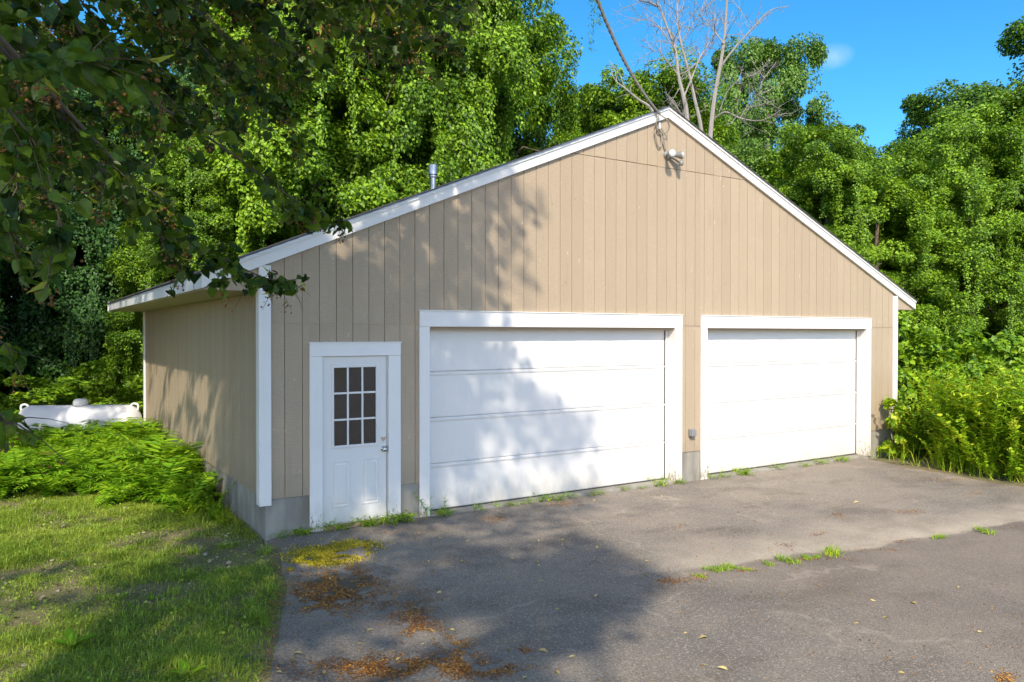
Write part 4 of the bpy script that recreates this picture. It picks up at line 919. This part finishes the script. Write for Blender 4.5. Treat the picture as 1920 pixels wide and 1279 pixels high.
rr = random.Random(77); bl = foliage('bract', (OVAL[0]*np.array([.55, 1, 1.6]), OVAL[1]), np.array([[0, 0, .004]]), rot_from(np.array([[0, 0, 1.]]), np.array([[1., 0, 0]])), np.array([.06])); bl.materials.append(G['yellow'])
for i in range(70):
    if i < 46: p = onz(rr.uniform(500, 1150), rr.uniform(1000, 1275), .09)
    else: p = onz(rr.uniform(1100, 1900), rr.uniform(930, 1275), .06)
    if p[0] < float(edgeL(p[1]))+.02: continue
    o = link('fallen_bract', bl); o.location = (p[0], p[1], float(dz(p[0], p[1]))+.003); s = rr.uniform(.7, 1.5); o.scale = (s, s, s); o.rotation_euler = (rr.gauss(0, .2), rr.gauss(0, .2), rr.uniform(0, 6.3))
    tag(o, 'small pale yellow fallen bract lying on the asphalt', 'fallen leaf', 'fallen bracts on the driveway')

# asphalt: finish the material with the mossy stains
n, l, b, base, blob, fine, vo, mth = ASPH
for u, v, ru, rv, colr, k in ((640, 1100, 70, 32, (.075, .050, .018), .75), (600, 1062, 45, 9, (.24, .22, .18), .6), (780, 1160, 34, 30, (.13, .065, .03), .5), (740, 1262, 120, 20, (.13, .07, .035), .45)):
    p = onz(u, v, .09); px = onz(u+ru, v, .09); py = onz(u, v-rv, .09)
    base = mixc(n, l, mth('MULTIPLY', blob(float(p[0]), float(p[1]), float(np.linalg.norm(px-p)), float(np.linalg.norm(py-p))*.8), k), base, colr)
l.new(base, b.inputs['Base Color']); b.inputs['Roughness'].default_value = .85; b.inputs['Specular IOR Level'].default_value = .3
bump(n, l, b, vo.outputs['Distance'], .55, .008)

# ------------------------------------------------------------------ linden tree: trunk left of the camera, crown over the lawn and drive
LX, LY = -6.2, -9.6
lind = empty('linden_tree', (LX, LY, .05), 'large shady linden with drooping heart-leaved branches over the lawn', 'tree'); lo = Vector(lind.location); loa = np.array(lo)
MB().tube([(0, 0, -.2), (.03, 0, .4), (.05, .03, 2), (.0, .1, 4.2), (.1, .2, 7), (.1, .1, 10.5)], [.52, .40, .34, .30, .2, .08], 14).build('trunk', M['bark'], lind, smooth=True)
rng = np.random.default_rng(91)
BR = [(( -60,-40,2.6),(20,60,2.8),(100,190,3.0),(210,310,3.2),(300,370,3.5)), ((60,-60,3.2),(230,150,3.6),(350,230,4.0),(480,320,4.5),(560,380,5.0),(635,415,5.4)),
      ((100,190,3.0),(220,350,3.6),(330,430,4.2),(430,490,4.8),(500,522,5.2),(548,525,5.4)), ((300,-40,4.5),(420,100,5.0),(520,200,5.6),(560,270,6.0)),
      ((450,-60,5.0),(600,20,5.6),(720,70,6.2),(820,70,6.6),(868,92,7.0)), ((600,-60,5.5),(690,20,6.0),(730,90,6.4),(750,120,6.4)),
      ((-80,300,2.6),(0,400,2.8),(50,470,2.9),(90,500,2.9)), ((-40,150,2.4),(60,260,2.6),(105,380,2.7),(110,440,2.7)), ((-90,580,3.0),(-10,632,3.2),(30,662,3.3)), ((-90,730,2.6),(-10,772,2.8),(40,800,2.9)),
      ((150,-60,6.0),(300,60,6.5),(400,150,7.0),(450,250,7.5)), ((700,-60,6.5),(820,-10,7.0),(870,40,7.2)), ((0,60,3.0),(60,110,3.1),(130,120,2.1),(175,110,1.95)),
      ((240,330,3.4),(300,440,3.9),(360,490,4.3),(420,520,4.6)), ((20,60,2.8),(40,220,3.0),(30,330,3.1),(40,400,3.1))]
def vmax(u): return np.interp(u, [0, 120, 220, 330, 430, 520, 560, 640, 760, 880, 920], [470, 410, 370, 345, 300, 255, 170, 105, 110, 70, -30])
r2 = random.Random(12)
for _ in range(85):                                       # more drooping shoots
    u0 = r2.uniform(-150, 760); v0 = r2.uniform(-160, -30) if r2.random() < .72 else r2.uniform(-30, 260)
    if v0 > -30: u0 = r2.uniform(-160, -20)
    d = r2.uniform(3.2, 8.2); pts = [(u0, v0, d)]; du, dv = r2.uniform(40, 95), r2.uniform(30, 85)
    for k in range(5):
        u1, v1 = pts[-1][0]+du+r2.gauss(0, 14), pts[-1][1]+dv+r2.gauss(0, 14)
        if v1 > vmax(u1): break
        pts.append((u1, v1, pts[-1][2]+r2.uniform(0, .3)))
    if len(pts) >= 3: BR.append(pts)
LCn, LN, LT, LS = [], [], [], []; BC, BN, BT, BS = [], [], [], []; FR = []; tws = MB()
def leafat(p, tipdir, s):
    nrm = np.array([0, 0, .55])+rng.normal(size=3)*.55; LCn.append(p); LN.append(nrm); LT.append(tipdir+np.array([0, 0, -.55])+rng.normal(size=3)*.45); LS.append(s)
for bi, uvd in enumerate(BR):
    pts = smooth_path([P(q[0], q[1], q[2]*1.25) for q in uvd], 5); r0 = .014 if bi < 6 else .008
    tb = MB().tube([p-lo for p in pts], [max(.003, r0*(1-.85*i/len(pts))) for i in range(len(pts))], 5); tb.build('branch', M['twig'], lind)
    Ls = sum((pts[i+1]-pts[i]).length for i in range(len(pts)-1)); nt = int(Ls*(18 if bi < 15 else 15))
    for _ in range(nt):
        i = rng.integers(0, len(pts)-1); p = pts[i].lerp(pts[i+1], rng.random()); t = (pts[i+1]-pts[i]).normalized()
        d = (t*.8+Vector(rng.normal(size=3))*.5+Vector((0, 0, -.15))).normalized(); tl = rng.uniform(.12, .34); q = [p]
        for k in range(3): d = (d+Vector((0, 0, -.16))).normalized(); q.append(q[-1]+d*tl/3)
        tws.tube([a-lo for a in q], [.0035, .003, .0022, .0015], 3, False)
        for k in range(rng.integers(4, 8)):
            f_ = (k+.6)/7*3; a = q[min(int(f_), 2)].lerp(q[min(int(f_), 2)+1], f_-int(f_)) if f_ < 3 else q[3]
            sd_ = np.array(d.cross(Vector((0, 0, 1))))*(1 if k % 2 else -1); leafat(np.array(a)+rng.normal(size=3)*.02, np.array(d)*.6+sd_*.8, rng.uniform(.045, .092))
        if rng.random() < .40:                            # bract with a little hanging bunch of fruit
            a = np.array(q[2]); BC.append(a); BT.append(np.array(d)*.4+np.array([0, 0, -.6])+rng.normal(size=3)*.5); BN.append(rng.normal(size=3)); BS.append(rng.uniform(.07, .11))
            for _k in range(rng.integers(4, 10)): FR.append(a+np.array([0, 0, -.07])+rng.normal(size=3)*.022)
LCn, LN, LT, LS = map(np.array, (LCn, LN, LT, LS)); Rm = rot_from(LN, LT)
uu, vv, ff = project(LCn); vis = (uu > -60) & (uu < 1000) & (vv > -60) & (vv < 900)
# keep the view of the door wall clear: no stray leaf below the drooping edge
okk = ~((vv > 560) & (uu > 90)) & ~(vv > 850) & ~((vv > 690) & (vv < 760)) & ~((vv > 545) & (vv < 625)) & ~((vv > 625) & (uu > 62)) & ~((uu > 575) & (vv > 440)) & ~((uu > 905)); LCn, LS, Rm, ff, vis = LCn[okk], LS[okk], Rm[okk], ff[okk], vis[okk]
size_px = LS/ff*np.where(vis, 1, 0); order = np.argsort(-size_px); big_, rest = order[:290], order[290:]
hm = []
for k in range(4):
    Vh = HEART[0].copy(); Vh[:, 2] *= (1, 1.6, -.6, .5)[k]; Vh[:, 0] *= (1, .92, 1.05, .96)[k]
    stem = [(0, .06, 0), (.012, -.3, .02), (-.012, -.3, .02)]
    me = bpy.data.meshes.new('leaf%d' % k); me.from_pydata([tuple(a) for a in Vh]+stem, [], [tuple(int(i) for i in f) for f in HEART[1][0]]+[(len(Vh), len(Vh)+1, len(Vh)+2)]); me.materials.append(G['linden']); me.update(); hm.append(me)
for j, i in enumerate(big_):
    o = link('leaf', hm[j % 4], lind); mtx = Matrix(Rm[i].tolist()).to_4x4(); sc_ = float(LS[i]); mtx = mtx@Matrix.Diagonal((sc_, sc_, sc_, 1)); mtx.translation = Vector((LCn[i]-loa).tolist()); o.matrix_basis = mtx
tag(link('small_leaves', foliage('small_leaves', HEART, LCn[rest]-loa, Rm[rest], LS[rest]), lind, G['linden']), kind='stuff')
tag(tws.build('fine_twigs', M['twig'], lind), kind='stuff')
BT_ = (LANCE[0]*np.array([1.05, 1, 2.2]), LANCE[1])
if BC: BC = np.array(BC); tag(link('bracts', foliage('bracts', BT_, BC-loa, rot_from(np.array(BN), np.array(BT)), np.array(BS)), lind, G['bract']), kind='stuff')
OCT = (np.array([(1, 0, 0), (-1, 0, 0), (0, 1, 0), (0, -1, 0), (0, 0, 1), (0, 0, -1)], float)*.5, [np.array([[0, 2, 4], [2, 1, 4], [1, 3, 4], [3, 0, 4], [2, 0, 5], [1, 2, 5], [3, 1, 5], [0, 3, 5]])])
FR = np.array(FR); tag(link('fruit', foliage('fruit', OCT, FR-loa, np.repeat(np.eye(3)[None], len(FR), 0), rng.uniform(.012, .022, len(FR))), lind, G['fruit']), kind='stuff')
# upper crown: unseen leaf clumps, spread to throw the wanted shade on lawn, wall and drive
CR = []
def bound(B): return np.interp(B, [-9, -6, -4.6, -3.2, -1.5, 0, 1, 2, 2.9, 3.8, 4.7, 5.5], [-1.2, .2, .9, 2.6, 3.6, 4.6, 5.0, 4.7, 5.0, 5.9, 6.6, 6.9])
n_ = 520000; A_ = rng.uniform(-9, 7.2, n_); B_ = rng.uniform(-9.5, 5.6, n_); z_ = rng.uniform(5.0, 11.5, n_); x = A_-.6*z_; y = B_-z_
lim = bound(B_)+.15+1.9*(fbm(A_*.8, B_*.8, 71)-.5)
dn = fbm(A_*.85+5, B_*.85, 73, 3); edge = np.clip((lim-A_)/.9, 0, 1)
left_open = np.clip((2.3+.9*(fbm(A_, 0*A_, 75)-.5)-B_+np.clip(A_+.2, 0, 1.5)*2.1)/.8, 0, 1)    # sun reaches the fern bed
pr_ = edge*left_open*np.clip((dn-np.where(A_ > .3, np.where(B_ > 0, .245, .25), .28))*3.2, .10, 1)
cl3 = fbm(x*.9+z_*.3, y*.9-z_*.4, 79, 2)
pr_ *= np.clip((cl3-.28)*3, .1, 1)
uu, vv, ff = project(np.stack([x, y, z_], -1)); hidden = (ff < .2) | (vv < -70) | (uu < -90)
keep = (rng.random(n_) < pr_*np.where(A_ > .3, np.where(B_ > 0, .40, .38), .30)*np.interp(A_, np.array([-1.6, .6]), [.42, 1])*np.where((B_ < -2.2) & (A_ > -2), 1.5, 1)) & hidden & (((x-LX-2.5)/10)**2+((y-LY-1)/10.5)**2 < 1); C = np.stack([x, y, z_], -1)[keep]
k = len(C); tag(link('crown', foliage('crown', OVAL, C-loa, rot_from(np.array([0, 0, 1.])+rng.normal(size=(k, 3))*.45, rng.normal(size=(k, 3))+np.array([0, 0, -.6])), rng.uniform(.13, .22, k)), lind, G['lindenshade']), kind='stuff')
print('overhead leaves', k, 'view leaves', len(LCn), 'branches', len(BR))
for i in range(14):                                       # limbs carrying the crown
    tgt = C[rng.integers(len(C))]; a = Vector((.05, .1, rng.uniform(3.2, 7.5))); bq = Vector((tgt-loa).tolist()); mid_ = a.lerp(bq, .5)+Vector((0, 0, .7))
    pts = smooth_path([a, mid_, bq], 6)
    q_ = np.array([tuple(p+lo) for p in pts]); u_, v_, f_ = project(q_)
    if ((f_ > .1) & (u_ > -30) & (u_ < 1950) & (v_ > -30)).any(): continue
    MB().tube(pts, [.13*(1-.9*j/len(pts)) for j in range(len(pts))], 7).build('limb', M['bark'], lind, smooth=True)
for bi, uvd in enumerate(BR[:15]):                        # boughs that bring the drooping branches from the trunk
    e_ = Vector(P(uvd[0][0], uvd[0][1], uvd[0][2]*1.25))-lo; a = Vector((.05, .1, 4.2+.2*(bi % 5))); mid_ = a.lerp(e_, .55)+Vector((0, 0, .5))
    if e_.length < 9: 
        pts = smooth_path([a, mid_, e_], 6); MB().tube(pts, [max(.009, .022*(1-.6*j/len(pts))) for j in range(len(pts))], 6).build('bough', M['bark'], lind, smooth=True)
